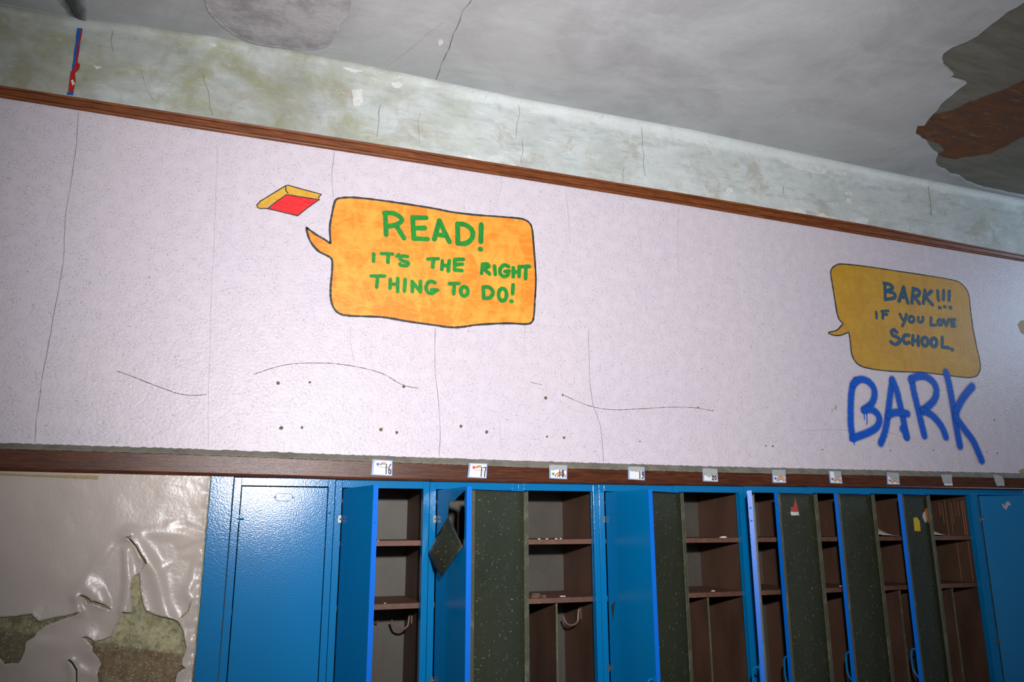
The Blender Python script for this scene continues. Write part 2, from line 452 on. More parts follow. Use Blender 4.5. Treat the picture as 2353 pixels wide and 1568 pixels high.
RY = -.021
railtop = [(p.x, p.z) for p in (P(x, y, RY) for x, y in [(0,196),(400,258),(800,320),(1180,381),(1580,446),(2000,518),(2353,586)])]
railbot = [(p.x, p.z) for p in (P(x, y, -.010) for x, y in [(0,222),(400,286),(800,348),(1200,410),(1580,471),(2000,542),(2340,598)])]
brdtop = [(p.x, p.z) for p in (P(x, y, -.022) for x, y in [(0,1029),(400,1041),(800,1057),(1200,1072),(1600,1083),(2000,1091),(2353,1098)])]
brdbot = [(p.x, p.z) for p in (P(x, y, -.022) for x, y in [(0,1082),(480,1094),(800,1103),(1200,1111),(1550,1116),(1850,1119),(2353,1127)])]
paintup = [(p.x, p.z) for p in (P(x, y, -.001) for x, y in [(0,1018),(400,1030),(800,1045),(1200,1059),(1600,1071),(2000,1080),(2353,1088)])]
corner = [(p.x, p.z) for p in (P(x, y, -.012) for x, y in [(0,21),(112,42),(163,51),(340,71),(544,102),(800,150),(1180,232),(1580,304),(2000,395),(2353,466)])]
XS = [XL+(XR-XL)*i/196 for i in range(197)]
def zt(tab, x): return interp(tab, x)

# wall_back: the mural band between board and picture rail
b = MB(); vs = []; fs = []
for x in XS: vs += [(x, 0, zt(brdbot,x)), (x, 0, zt(railtop,x)), (x, .06, zt(railtop,x)), (x, .06, zt(brdbot,x))]
for i in range(len(XS)-1):
    A, B = 4*i, 4*i+4
    for k in range(4): fs.append((A+k, B+k, B+(k+1)%4, A+(k+1)%4))
b.add(vs, fs)
wall = tag(b.build('wall_back', MURAL), kind='structure')

# stained plaster band with a rounded cove above the rail
b = MB(); vs = []; fs = []; prof = 9; RC = .03
for x in XS:
    z0, z1 = zt(railtop,x)-.03, zt(corner,x)+.012
    ring = [(x, .0, z0), (x, .0, z0+.35*(z1-RC-z0)), (x, .0, z0+.7*(z1-RC-z0))]
    for k in range(7):
        a = k/6*math.pi/2; ring.append((x, -RC+RC*math.cos(a), z1-RC+RC*math.sin(a)))
    vs += ring; n = len(ring)
for i in range(len(XS)-1):
    for k in range(n-1): fs.append((i*n+k, (i+1)*n+k, (i+1)*n+k+1, i*n+k+1))
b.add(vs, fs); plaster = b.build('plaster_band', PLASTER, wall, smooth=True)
plaster['label'] = 'stained grey plaster above the picture rail'

# ceiling skin with the broken-away patch
def ceilz(x, y): return ZC + (zt(corner,x)+.012-ZC)*math.exp(y/.35)
hole_px = zoom([(990,22),(930,60),(865,92),(800,150),(700,225),(640,275),(560,318),(450,360),(385,405),(370,440),(385,495),(430,530),(465,565),(420,592),(480,610),(560,632),(480,690),(370,785),(310,860),(250,935),(240,947),(190,950),(178,995),(185,1025),(215,1038),(270,1085),(300,1130),(345,1165),(328,1215),(345,1262),(400,1285),(440,1318),(510,1330),(560,1372),(620,1392),(680,1425),(740,1438),(830,1455),(900,1480),(960,1500)], 2050, 0, 3.267)
hole = [(v.x, min(v.y, -.055)) for v in (PC(x, y, ZC) for x, y in hole_px)]
p_end = hole[-1]; p_start = hole[0]
hole += [(p_end[0]+.35, -.08), (p_end[0]+.9, -.12), (p_end[0]+1.1, -.6), (p_end[0]+.9, -1.2), (p_start[0]+1.3, p_start[1]-.25), (p_start[0]+.6, p_start[1]-.18)]
hole = rough_edge(hole, .03, .004)
outer = [(x, -RC) for x in XS] + [(XR, -5.5), (XL, -5.5)]
inner = [(XL+.13+.16*i+random.uniform(-.02,.02), y) for i in range(60) for y in (-.12,-.25,-.45,-.8,-1.3)]
inner = [p for p in inner if dist_poly(p, hole) > .03 and p[0] < XR-.05]
v2, f2 = cdt(outer, [hole], inner)
b = MB(); b.add([(x, y, ceilz(x,y)) for x, y in v2], f2)
n = len(hole)                                                     # broken edge of the plaster skin
b.add([(x, y, ceilz(x,y)) for x, y in hole]+[(x, y, ceilz(x,y)+.014) for x, y in hole], [(i, (i+1)%n, (i+1)%n+n, i+n) for i in range(n)])
ceil = tag(b.build('ceiling', CEIL), kind='structure')
hx = [h[0] for h in hole]; hy = [h[1] for h in hole]
hc = (sum(hx)/len(hx), sum(hy)/len(hy))
big = [(hc[0]+(x-hc[0])*1.04, min(hc[1]+(y-hc[1])*1.04, -.035)) for x, y in hole]
v2, f2 = cdt(big, [], [(hc[0]-1.5+.12*i, hc[1]-1.2+.1*j) for i in range(26) for j in range(25) if inside((hc[0]-1.5+.12*i, hc[1]-1.2+.1*j), big)])
b = MB(); b.add([(x, y, ceilz(x,y)+.0145) for x, y in v2], f2)
ex = b.build('exposed_boards', EXPOSED_M, ceil); ex['label'] = 'grey-green bared layer where ceiling plaster fell away'
b = MB(); b.box(XL, XR, -5.5, .06, ZC+.05, ZC+.09); b.build('ceiling_slab', CEIL, ceil)
stain_px = zoom([(178,960),(200,950),(250,935),(310,860),(380,850),(470,820),(560,775),(680,730),(800,690),(990,600),(1100,560),(1100,1000),(990,1020),(870,1090),(740,1150),(600,1170),(480,1195),(380,1180),(350,1160),(390,1120),(350,1080),(270,1050),(215,1035),(180,1020)], 2050, 0, 3.267)
def z_exposed(): return ZC+.0145
sp = rough_edge([(v.x, v.y) for v in (PC(x, y, z_exposed()) for x, y in stain_px)], .03, .008)
sc_ = (sum(p[0] for p in sp)/len(sp), sum(p[1] for p in sp)/len(sp))
v2, f2 = cdt(sp, [], [p for p in ((sc_[0]-1.2+.1*i, sc_[1]-1.+.08*j) for i in range(25) for j in range(26)) if inside(p, sp)])
b = MB(); b.add([(x, y, ceilz(x,y)+.0125) for x, y in v2], f2)
s = b.build('rust_stain', STAIN, ceil); s['label'] = 'rusty brown streak across the bared ceiling'

def ceil_plate(name, px, t, mat, label=None, smooth_it=True):
    pts = [(v.x, v.y) for v in (PC(x, y, ZC) for x, y in px)]
    if smooth_it: pts = smooth_path(pts, 5, True)
    pts = rough_edge(pts, .02, .003)
    n = len(pts); c = (sum(p[0] for p in pts)/n, sum(p[1] for p in pts)/n)
    inn = [(c[0]+(p[0]-c[0])*.97, c[1]+(p[1]-c[1])*.97) for p in pts]
    b = MB()
    lo = [(x, y, ceilz(x,y)) for x, y in pts]; li = [(x, y, ceilz(x,y)) for x, y in inn]
    v2, f2 = cdt(inn, [], [(c[0]-.6+.08*i, c[1]-.6+.08*j) for i in range(16) for j in range(16) if inside((c[0]-.6+.08*i, c[1]-.6+.08*j), inn)])
    b.add([(x, y, z+.003) for x, y, z in lo]+[(x, y, z-t) for x, y, z in lo]+[(x, y, z-t*.7) for x, y, z in li],
          [(i,(i+1)%n,(i+1)%n+n,i+n) for i in range(n)]+[(i+n,(i+1)%n+n,(i+1)%n+2*n,i+2*n) for i in range(n)])
    b.add([(x, y, ceilz(x,y)-t*.7) for x, y in v2], f2)
    o = b.build(name, mat, ceil)
    if label: o['label'] = label
    return o
ceil_plate('plaster_patch', [(472,-5),(480,30),(505,60),(540,90),(590,112),(650,120),(700,125),(750,115),(765,95),(780,60),(802,30),(805,-10),(790,-80),(740,-150),(650,-180),(550,-150),(490,-80)], .009, PATCH, 'round rough-edged plaster patch on the ceiling')
for px in ([(722,32),(770,28),(790,38),(760,40)], [(745,60),(775,75),(780,55),(765,82)], [(1006,100),(1012,94),(1019,101),(1009,108)]):
    ceil_plate('plaster_flake', px, .006, CHIP, None, False)
def ceil_crack(px, w, mat=CRACK, name='crack'):
    pts = [(v.x, v.y) for v in (PC(x, y, ZC) for x, y in px)]
    pts = rough_edge(pts, .02, .002, False)+[pts[-1]]
    b = MB(); m_ = len(pts); vs = []; fs = []
    for i, p in enumerate(pts):
        a, c = pts[max(i-1,0)], pts[min(i+1,m_-1)]; dx, dy = c[0]-a[0], c[1]-a[1]; l = math.hypot(dx,dy) or 1
        ww = w/2*random.uniform(.25,.8)
        vs += [(p[0]-dy/l*ww, p[1]+dx/l*ww, ceilz(*p)-.0012), (p[0]+dy/l*ww, p[1]-dx/l*ww, ceilz(*p)-.0012)]
    for i in range(m_-1): fs.append((2*i,2*i+1,2*i+3,2*i+2))
    b.add(vs, fs); return b.build(name, mat, ceil)
ceil_crack([(1085,0),(1062,30),(1055,55),(1040,85),(1034,110),(1012,160),(1010,172),(1002,193)], .006)
ceil_crack([(1020,55),(985,80),(960,105),(925,135),(895,160),(885,172)], .004, CRACKL)
ceil_crack([(2105,314),(2070,328),(2030,345)], .005, CHIP)
ceil_crack([(2165,385),(2135,393)], .005, CHIP)
# dark soot stain at the upper left, where a pipe once ran
m = Mat('dark_soot_stain', srgb(66,68,66), .9)
at = m.n('ShaderNodeAttribute'); at.attribute_name = 'spread'
fd = m.math('ADD', at.outputs['Fac'], m.math('MULTIPLY', m.math('SUBTRACT', m.noise(16,6,.7), .5), 1.4))
m.link(m.math('MULTIPLY', m.ramp(fd, .15,.95,.75,0), m.ramp(at.outputs['Fac'], .7,1,1,0)), m.b.inputs['Alpha'])
SOOTSTAIN = m.m
def soft_strip(name, pts3, w, mat, parent, nrm):
    """strip with a soft edge: 'spread' runs 0 in the middle to 1 at the rim, rounded ends"""
    pts3 = [Vector(p) for p in pts3]
    m_ = len(pts3); vs = []; fs = []; sp = []
    K = 4
    def row(p, side, ww, f0):
        for k in range(-K, K+1):
            t = k/K; vs.append(p+side*ww*t); sp.append(min(1, math.sqrt(t*t+f0*f0)))
    nr = 0
    wf = w if callable(w) else (lambda t: w)
    d0 = (pts3[1]-pts3[0]).normalized(); d1 = (pts3[-1]-pts3[-2]).normalized()
    for j in (1., .75, .5, .25):
        ww = wf(0); row(pts3[0]-d0*ww*j, nrm.cross(d0).normalized(), ww, j); nr += 1
    for i, p in enumerate(pts3):
        d = (pts3[min(i+1,m_-1)]-pts3[max(i-1,0)]).normalized(); row(p, nrm.cross(d).normalized(), wf(i/(m_-1)), 0); nr += 1
    for j in (.25, .5, .75, 1.):
        ww = wf(1); row(pts3[-1]+d1*ww*j, nrm.cross(d1).normalized(), ww, j); nr += 1
    C = 2*K+1
    for i in range(nr-1):
        for k in range(C-1): fs.append((i*C+k, i*C+k+1, (i+1)*C+k+1, (i+1)*C+k))
    return vs, fs, sp
def soft_obj(name, strips, mat, parent):
    b = MB(); S = []
    for vs, fs, sp in strips: b.add(vs, fs); S += sp
    me = bpy.data.meshes.new(name); me.from_pydata(b.v, [], b.f); me.update()
    a = me.attributes.new('spread', 'FLOAT', 'POINT'); a.data.foreach_set('value', S)
    me.materials.append(mat); o = bpy.data.objects.new(name, me); COL.objects.link(o)
    if parent: o.parent = parent
    return o
cs = [PC(x, y, ZC) for x, y in [(150,-30),(160,-5),(172,18),(182,40)]]
soft_obj('soot_stain', [soft_strip('s', [(p.x, p.y, ceilz(p.x,p.y)-.002) for p in cs], lambda t: .085-.05*t, SOOTSTAIN, None, Vector((0,0,-1)))], SOOTSTAIN, ceil)
ceil_crack([(150,-10),(163,12),(172,30),(176,46)], .008, SOOT)

# trim_1: moulded picture rail
def sweep(name, top, bot, prof, mat, bevel=0):
    """prof: (t from bottom 0 to top 1, y)"""
    b = MB(); n = len(prof); vs = []; fs = []
    for x in XS:
        z0, z1 = zt(bot,x), zt(top,x)
        vs += [(x, y, z0+t*(z1-z0)) for t, y in prof]
    for i in range(len(XS)-1):
        for k in range(n): fs.append((i*n+k, (i+1)*n+k, (i+1)*n+(k+1)%n, i*n+(k+1)%n))
    fs += [tuple(range(n)), tuple(range((len(XS)-1)*n+n-1, (len(XS)-1)*n-1, -1))]
    b.add(vs, fs); return tag(b.build(name, mat), kind='structure')
t1 = sweep('trim_1', railtop, railbot, [(0,.0),(0,-.008),(.05,-.012),(.16,-.014),(.22,-.011),(.26,-.016),(.70,-.019),(.76,-.016),(.80,-.021),(.96,-.023),(1.0,-.021),(1.0,.0)], RAILWOOD)
t2 = sweep('trim_2', brdtop, brdbot, [(0,.0),(0,-.016),(.04,-.022),(.10,-.024),(.15,-.022),(.93,-.022),(.98,-.020),(1.0,-.016),(1.0,.0)], BOARDWOOD)
# grey paint slopped over the top arris of the board
b = MB(); vs = []; fs = []; XF = [XL+(XR-XL)*i/900 for i in range(901)]
for x in XF:
    zb = zt(brdtop,x)-.004+random.uniform(-.0012,.0012); zt_ = zt(paintup,x)+random.uniform(-.0022,.0012)
    vs += [(x, -.0228, zb), (x, -.0210, zt(brdtop,x)+.0015), (x, -.0008, zt_)]
for i in range(900):
    for k in range(2): fs.append((3*i+k, 3*i+3+k, 3*i+4+k, 3*i+1+k))
b.add(vs, fs); pe = b.build('paint_edge', GREYEDGE, t2); pe['label'] = 'grey paint smeared along the top edge'

# cracks, scribbles and nail holes of the mural wall
def wall_line(px, w, mat, name='crack', y=-.0006, jit=.003, parent=wall, smooth_it=False):
    pts = xz(px)
    if parent is not wall: pts = rough_edge(pts, .035, .009, False)+[pts[-1]]; w *= .62
    if smooth_it: pts = smooth_path(pts, 8)
    pts = rough_edge(pts, .04, jit*.4, False)+[pts[-1]]
    b = MB(); ribbon(b, pts, w*.62, y, 0.0005, jit=.45); return b.build(name, mat, parent)
for px, w, mt in (
    ([(180,258),(176,330),(163,420),(150,500),(146,600),(128,700),(118,760),(100,850),(84,960),(80,1018)], .0026, CRACK),
    ([(500,340),(497,420),(492,560),(484,720),(481,850),(478,950),(478,1030)], .0022, CRACKL),
    ([(768,348),(762,400),(766,455)], .0026, CRACK),
    ([(806,750),(806,790),(813,830)], .0024, CRACKL),
    ([(1150,385),(1152,430),(1140,470),(1148,488)], .0022, CRACKL),
    ([(1000,755),(999,800),(1000,860),(1008,930),(1012,1000),(1009,1050)], .0028, CRACK),
    ([(1207,745),(1203,820),(1217,850)], .0020, CRACKL),
    ([(1300,440),(1305,480),(1310,560)], .0022, CRACKL),
    ([(1352,760),(1355,880),(1362,930),(1380,980),(1387,1062)], .0026, CRACK),
    ([(1148,960),(1152,1020),(1156,1055)], .0018, CRACKL),
    ([(1560,480),(1556,560),(1560,640)], .0022, CRACKL)):
    wall_line(px, w, mt)
for px in ([(268,853),(300,864),(340,880),(375,893),(410,905),(440,909),(474,907)],
           [(582,861),(600,855),(620,848),(655,839),(700,835),(755,835),(800,840),(850,850),(885,862),(915,880),(935,888),(962,893)],
           [(1219,879),(1246,885)],
           [(1297,909),(1325,922),(1365,936),(1410,942),(1470,940),(1540,936),(1600,938),(1640,945)],
           [(1845,990),(1910,988),(1970,990)], [(2040,992),(2085,1008),(2110,1005)]):
    wall_line(px, .0032, SOOT if px[0][0] < 1500 else CRACKL, 'scratch_line', smooth_it=True, jit=.0008)
for i, (x, y) in enumerate([(639,881),(712,879),(928,889),(646,984),(694,983),(875,988),(912,994),(1059,980),(1118,993),(1254,915),(1293,908),(1257,1004),(1296,1006),(1604,937),(1470,1015),(1760,1025),(1776,1026),(1890,1034),(2046,1036),(2145,1035),(2268,1040),(2292,1042),(2285,965)]):
    (cx, cz), = xz([(x, y)]); r = random.uniform(.005,.0085) if i < 13 else random.uniform(.003,.006)
    b = MB(); b.prism([(cx+r*random.uniform(.7,1.1)*math.cos(a*math.pi/5), cz+r*random.uniform(.7,1.15)*math.sin(a*math.pi/5)) for a in range(10)], -.0008, .001)
    b.build('nail_hole', HOLE, wall)
for px in ([(1917,940),(1921,945),(1924,935),(1919,930)], [(1912,938),(1914,946),(1910,948)], [(2338,745),(2345,738),(2356,735),(2356,770),(2346,765)], [(2341,1082),(2356,1075),(2356,1093),(2345,1093)]):
    b = MB(); b.prism(rough_edge(xz(px), .008, .002), -.001, .001); b.build('bare_spot', CRACKL if px[0][0] < 2000 else TAPE, wall)

# plaster band details: cracks and the strip of old red and blue paint
for px, w in (([(876,240),(872,275),(868,305),(866,315)], .006), ([(965,260),(962,300),(964,328)], .004), ([(1192,240),(1188,280),(1186,320)], .004), ([(1200,318),(1198,380)], .004),
              ([(1473,290),(1475,340),(1483,405)], .004), ([(1435,385),(1432,420)], .003), ([(1800,430),(1800,445)], .006), ([(2133,428),(2137,460),(2140,495)], .008), ([(325,165),(335,200),(352,230)], .003), ([(465,170),(478,210),(490,265)], .004), ([(253,55),(256,95),(260,120)], .004)):
    wall_line(px, w, CRACKP, parent=plaster, y=-.0012, jit=.004)
b = MB(); b.prism(rough_edge(xz([(178,65),(189,66),(183,110),(172,165),(166,163),(169,130)]), .02, .002), -.003, .001)
s = b.build('old_paint_strip', BLUEOLD, plaster); s['label'] = 'bared strip of blue paint'
b = MB(); b.prism(rough_edge(xz([(186,66),(190,67),(187,85),(183,103),(180,128),(178,145),(184,148),(182,160),(172,168),(174,184),(169,212),(158,212),(160,190),(163,165),(170,158),(175,130),(181,100)]), .02, .002), -.0036, .001)
s = b.build('old_paint_strip', REDOLD, plaster); s['label'] = 'bared strip of red paint'
b = MB(); b.prism(rough_edge(xz([(163,186),(168,184),(172,194),(167,198)]), .02, .002), -.0042, .001); b.build('old_paint_strip', WHITEOLD, plaster)['label'] = 'bared spot of white paint'
b = MB(); b.prism(xz([(155,212),(169,213),(168,219),(154,218)]), -.0042, .001); b.build('old_paint_strip', BLUEOLD, plaster)['label'] = 'bared dab of blue paint'
flakes = [[(1788,363),(1810,372),(1830,372),(1855,378),(1878,382),(1902,390),(1898,400),(1880,400),(1855,394),(1835,390),(1815,380),(1800,374)], [(1915,392),(1930,395),(1948,397),(1945,408),(1932,402),(1920,400)],
          [(1624,322),(1632,320),(1643,328),(1634,335)], [(1698,340),(1716,347),(1708,352),(1697,347)], [(1670,432),(1682,432),(1684,442),(1675,446),(1668,440)], [(1940,442),(1955,440),(1960,450),(1945,448)], [(1946,456),(1958,458),(1955,468),(1945,464)],
          [(1800,484),(1815,478),(1832,478),(1850,486),(1852,494),(1830,494),(1812,488)], [(1872,498),(1888,490),(1906,500),(1902,506),(1885,506)], [(1962,508),(1980,498),(1995,505),(1992,516),(1975,518)], [(1785,480),(1797,482),(1790,487)],
          [(808,208),(832,205),(834,232),(826,246),(812,243)], [(898,190),(915,188),(928,196),(918,203),(905,202)], [(1060,357),(1085,360),(1098,365),(1120,370),(1100,374),(1080,366)], [(1170,378),(1186,378),(1182,384)], [(1490,432),(1504,434),(1500,440)], [(1538,440),(1552,444),(1546,448)], [(1572,440),(1582,446),(1576,450)],
          [(340,72),(355,66),(366,75),(352,80)], [(215,150),(235,155),(222,160)], [(480,100),(500,104),(490,110)], [(782,150),(815,158),(835,165),(815,168),(795,160)], [(1270,240),(1300,250),(1285,255)], [(2070,410),(2090,416),(2080,422)], [(2130,425),(2160,432),(2190,444),(2170,446),(2145,436)]]
for px in flakes:
    b = MB(); b.prism(rough_edge(xz(px), .012, .0028), -.0026, .001); b.build('paint_flake', WHITEOLD, plaster)

# ------------------------------------------------------------------ lower wall: peeling paint over old plaster
b = MB(); b.box(XL, -.045, .0, .06, 0, zt(brdbot,-.5)+.02); lw = b.build('old_plaster', OLDWALL, wall); lw['label'] = 'mottled green and brown old plaster'
b = MB(); b.box(4.20, XR, .0, .06, 0, zt(brdbot,4.6)+.02); b.build('lower_plaster', OLDWALL, wall)
b = MB(); b.box(XR, XR+.1, -5.5, .06, 0, 3.75); tag(b.build('wall_right', MURAL), kind='structure')
Z = lambda pts: zoom(pts, 0, 1080, 3.2133)
PY = -.006
holeA = Z([(-900,1100),(-300,1080),(0,1088),(120,1082),(235,1062),(245,1080),(290,1118),(400,1092),(500,1075),(595,1046),(560,1075),(430,1115),(340,1150),(285,1190),(255,1235),(195,1270),(188,1330),(160,1400),(140,1428),(90,1425),(38,1432),(0,1380),(-200,1340),(-500,1380),(-900,1300)])
holeB = Z([(1030,762),(1032,800),(1040,900),(1058,990),(1080,1042),(1150,1072),(1230,1085),(1310,1115),(1330,1140),(1352,1185),(1365,1260),(1378,1310),(1370,1350),(1345,1400),(1340,1440),(1372,1462),(1310,1500),(1295,1568),(1280,1700),(1200,1800),(800,1800),(720,1700),(730,1560),(722,1510),(750,1430),(730,1390),(685,1335),(715,1300),(690,1270),(640,1225),(605,1235),(630,1230),(700,1268),(760,1255),(825,1228),(835,1180),(860,1130),(915,1062),(895,1045),(975,1055),(980,1010),(972,930),(968,870),(985,800),(1000,780)])
holeB = Z([(1030,762),(1032,800),(1040,900),(1058,990),(1080,1042),(1150,1072),(1230,1085),(1310,1115),(1330,1140),(1352,1185),(1365,1260),(1378,1310),(1370,1350),(1345,1400),(1340,1440),(1372,1462),(1310,1500),(1295,1568),(1280,1700),(1200,1800),(800,1800),(720,1700),(730,1560),(722,1510),(750,1430),(730,1390),(685,1335),(690,1300),(640,1250),(605,1235),(640,1230),(700,1268),(760,1255),(825,1228),(835,1180),(860,1130),(915,1062),(895,1045),(975,1055),(980,1010),(972,930),(968,870),(985,800),(1000,780)])
holeC = Z([(590,930),(605,922),(640,935),(665,950),(675,970),(705,968),(780,1000),(828,1038),(760,1015),(680,985),(650,990),(640,965),(610,940)])
slit1 = Z([(920,492),(950,498),(975,480),(960,502),(1010,560),(1040,615),(1075,665),(1085,690),(1075,705),(1040,738),(1020,765),(1062,708),(1060,680),(1035,640),(1015,600),(955,510)])
slit2 = Z([(500,1402),(520,1398),(545,1420),(575,1470),(576,1700),(566,1700),(564,1475),(535,1428)])
slit3 = Z([(1315,1112),(1345,1080),(1385,1040),(1405,975),(1430,950),(1412,980),(1392,1045),(1350,1088)])
polys = [rough_edge(xz(p, PY), .012, .0012) if i < 3 else xz(p, PY) for i, p in enumerate((holeA, holeB, holeC, slit1, slit2, slit3))]
zu = zt(brdbot,-.4)+.01
right_edge = rough_edge([(p[0], p[1]) for p in xz(Z([(1556,20),(1545,150),(1525,330),(1512,480),(1500,640),(1480,860),(1462,1060),(1440,1300),(1425,1460),(1415,1568),(1395,1780)]), PY)], .01, .0014, False)
outerp = [(XL, zu)]+[(right_edge[0][0], zu)]+right_edge+[(right_edge[-1][0], .0), (XL, .0)]
A_ = lambda pts: xz(Z(pts), PY)
ridges = [  # path, height, width
    (A_([(965,480),(1030,560),(1100,670),(1150,770),(1185,900),(1205,1000),(1235,1075),(1260,1110)]), .020, .020),
    (A_([(930,600),(938,700),(945,800),(942,900),(925,1000),(918,1045)]), .020, .014),
    (A_([(900,500),(800,590),(720,680),(640,800)]), .007, .016),
    (A_([(610,860),(660,880),(720,920),(760,965)]), .012, .022),
    (A_([(560,935),(575,990),(585,1045)]), .016, .012),
    (A_([(80,980),(78,1030),(80,1080)]), .006, .014),
    (A_([(970,470),(1150,460),(1300,470),(1500,500)]), .008, .018),
    (A_([(1250,400),(1380,370),(1520,430)]), .005, .012),
    (A_([(1330,560),(1430,520),(1510,500)]), .006, .012),
    (A_([(1230,700),(1340,640),(1420,620),(1500,560)]), .006, .014),
    (A_([(1490,610),(1440,720),(1420,830),(1380,920)]), .010, .014),
    (A_([(1390,870),(1410,920),(1440,900)]), .006, .012),
    (A_([(1420,960),(1425,1020),(1395,1120)]), .010, .012),
    (A_([(1370,1230),(1385,1280),(1360,1420),(1330,1500)]), .008, .014),
    (A_([(525,1430),(540,1500),(550,1650)]), .016, .012),
    (A_([(590,1480),(640,1500),(720,1520)]), .007, .014),
    (A_([(260,1280),(420,1290),(600,1300),(690,1320)]), .010, .030),
    (A_([(0,1420),(30,1500),(60,1600)]), .008, .020),
    (A_([(1060,60),(1250,90),(1400,120)]), .003, .008),
    (A_([(1330,40),(1440,70),(1530,75)]), .004, .007),
    (A_([(1440,90),(1530,110)]), .003, .006),
]
valleys = [(A_([(880,560),(850,750),(830,900),(815,1020)]), .010, .020), (A_([(1000,520),(1100,640)]), .0, .01), (A_([(1100,620),(1250,620),(1380,700)]), .004, .03), (A_([(600,930),(605,1000)]), .006, .012), (A_([(250,1225),(400,1220),(560,1250)]), .004, .02)]
def sheet_y(x, z):
    d = min(dist_poly((x,z), q) for q in polys)
    e = 0.0
    if x > -.62:
        for path, h, w in ridges:
            q = dist_poly((x,z), path, False)
            if q < 4*w: e += .55*h*math.exp(-(q/(1.25*w))**2)
        for path, h, w in valleys:
            q = dist_poly((x,z), path, False)
            if q < 4*w: e -= .5*h*math.exp(-(q/(1.2*w))**2)
    e += .006*math.exp(-d/.03)
    r = dist_poly((x,z), right_edge, False)
    e += .004*math.exp(-r/.01)*(1+.8*math.sin(z*90)+.5*math.sin(z*213+1))
    e += .0015*math.sin(x*31+z*17)*math.sin(z*23-x*11)
    lim = (zu-.012-z)/.05; e *= max(0, min(1, lim))
    return PY-max(0, e)
inner = []
x0, x1, zb, zt2 = -.72, -.05, 1.02, zu-.004
st = .0062
nx, nzc = int((x1-x0)/st), int((zt2-zb)/st)
for i in range(nx+1):
    for j in range(nzc+1):
        p = (x0+i*st+(st/2 if j % 2 else 0), zb+j*st)
        if any(inside(p, q) for q in polys): continue
        if min(dist_poly(p, q) for q in polys) < .003: continue
        if not inside(p, outerp) or dist_poly(p, right_edge, False) < .003: continue
        inner.append(p)
inner += [(XL+.1*i, .1+.15*j) for i in range(1,18) for j in range(11) if not any(inside((XL+.1*i, .1+.15*j), q) for q in polys)]
v2, f2 = cdt(outerp, polys, inner)
b = MB(); b.add([(x, sheet_y(x,z), z) for x, z in v2], f2)
pl = b.build('peeling_paint', PEEL, wall, smooth=True); pl['label'] = 'loose grey-beige paint film, torn and wrinkled'
so = pl.modifiers.new('solidify', 'SOLIDIFY'); so.thickness = .0012; so.offset = 0
b = MB(); b.prism(rough_edge(xz(zoom([(-60,20),(0,24),(200,34),(400,38),(600,42),(728,44),(722,70),(600,64),(400,55),(200,47),(0,38),(-60,34)], 0, 1080, 3.2133), -.010), .01, .0008), -.0125, -.010)
tag(b.build('masking_tape', TAPE), 'yellowed strip of masking tape under the left end of the dark board', 'tape')

# ------------------------------------------------------------------ paint on the mural wall
def painted_line(name, px, w, mat, parent, y=-.0026, closed=False, taper=None, jit=.18):
    b = MB(); ribbon(b, xz(px), w, y, -.0004, taper, closed, jit); return b.build(name, mat, parent)
def bubble(name, px, mat, wline, label, sub=6):
    root = empty(name, (0,0,0), label, 'speech bubble')
    px = smooth_path(px, sub, True); pts = xz(px)
    c = (sum(p[0] for p in pts)/len(pts), sum(p[1] for p in pts)/len(pts))
    root.location = (c[0], 0, c[1])
    b = MB(); b.prism([(x-c[0], z-c[1]) for x, z in pts], -.0014, -.0002); b.build('paint_fill', mat, root)
    b = MB(); ribbon(b, [(x-c[0], z-c[1]) for x, z in pts], wline, -.0022, -.0003, None, True, .22); o = b.build('outline', BLACK, root); o['label'] = 'black outline'
    return root, c
def lettering(root, c, rows, ox, oy, s, mat, labels):
    split = []
    for (w, strokes), lb in zip(rows, labels):        # one part per painted word: cut the row at its widest gaps
        words = lb.split('|'); tone = words[0]; words = words[1:]
        sp = sorted(strokes, key=lambda q: min(p[0] for p in q)); gaps = []
        hi = max(p[0] for p in sp[0])
        for k in range(1, len(sp)):
            lo = min(p[0] for p in sp[k]); gaps.append((lo-hi, k)); hi = max(hi, max(p[0] for p in sp[k]))
        cuts = sorted(k for g_, k in sorted(gaps, reverse=True)[:len(words)-1]); cuts = [0]+cuts+[len(sp)]
        for wd_, a_, b_ in zip(words, cuts, cuts[1:]):
            cur = []; hi = -1e9                       # each letter a part of its own
            for q in sp[a_:b_]:
                lo = min(p[0] for p in q)
                if cur and lo > hi: split.append((w, cur, tone+' letter of the word '+wd_)); cur = []
                cur.append(q); hi = max(hi, max(p[0] for p in q))
            split.append((w, cur, tone+' letter of the word '+wd_))
    for w, strokes, lb in split:
        b = MB()
        for k, st_ in enumerate(strokes):
            px = zoom(smooth_path(st_, 5) if len(st_) > 2 else [st_[0], ((st_[0][0]+st_[1][0])/2, (st_[0][1]+st_[1][1])/2), st_[1]] , ox, oy, s)
            q = [(x-c[0], z-c[1]) for x, z in xz(px)]
            # stroke width follows the local scale of the wall
            sc = (P(px[0][0]+1, px[0][1])-P(px[0][0], px[0][1])).length
            brush(b, q, w/s*sc*.88, -.0027-.00006*k, -.0010, .07)
        o = b.build('painted_letter', mat, root, fix=False); o['label'] = lb
def ell(cx, cy_, rx, ry, n=12): return [(cx+rx*math.sin(2*math.pi*k/n), cy_-ry*math.cos(2*math.pi*k/n)) for k in range(n+1)]

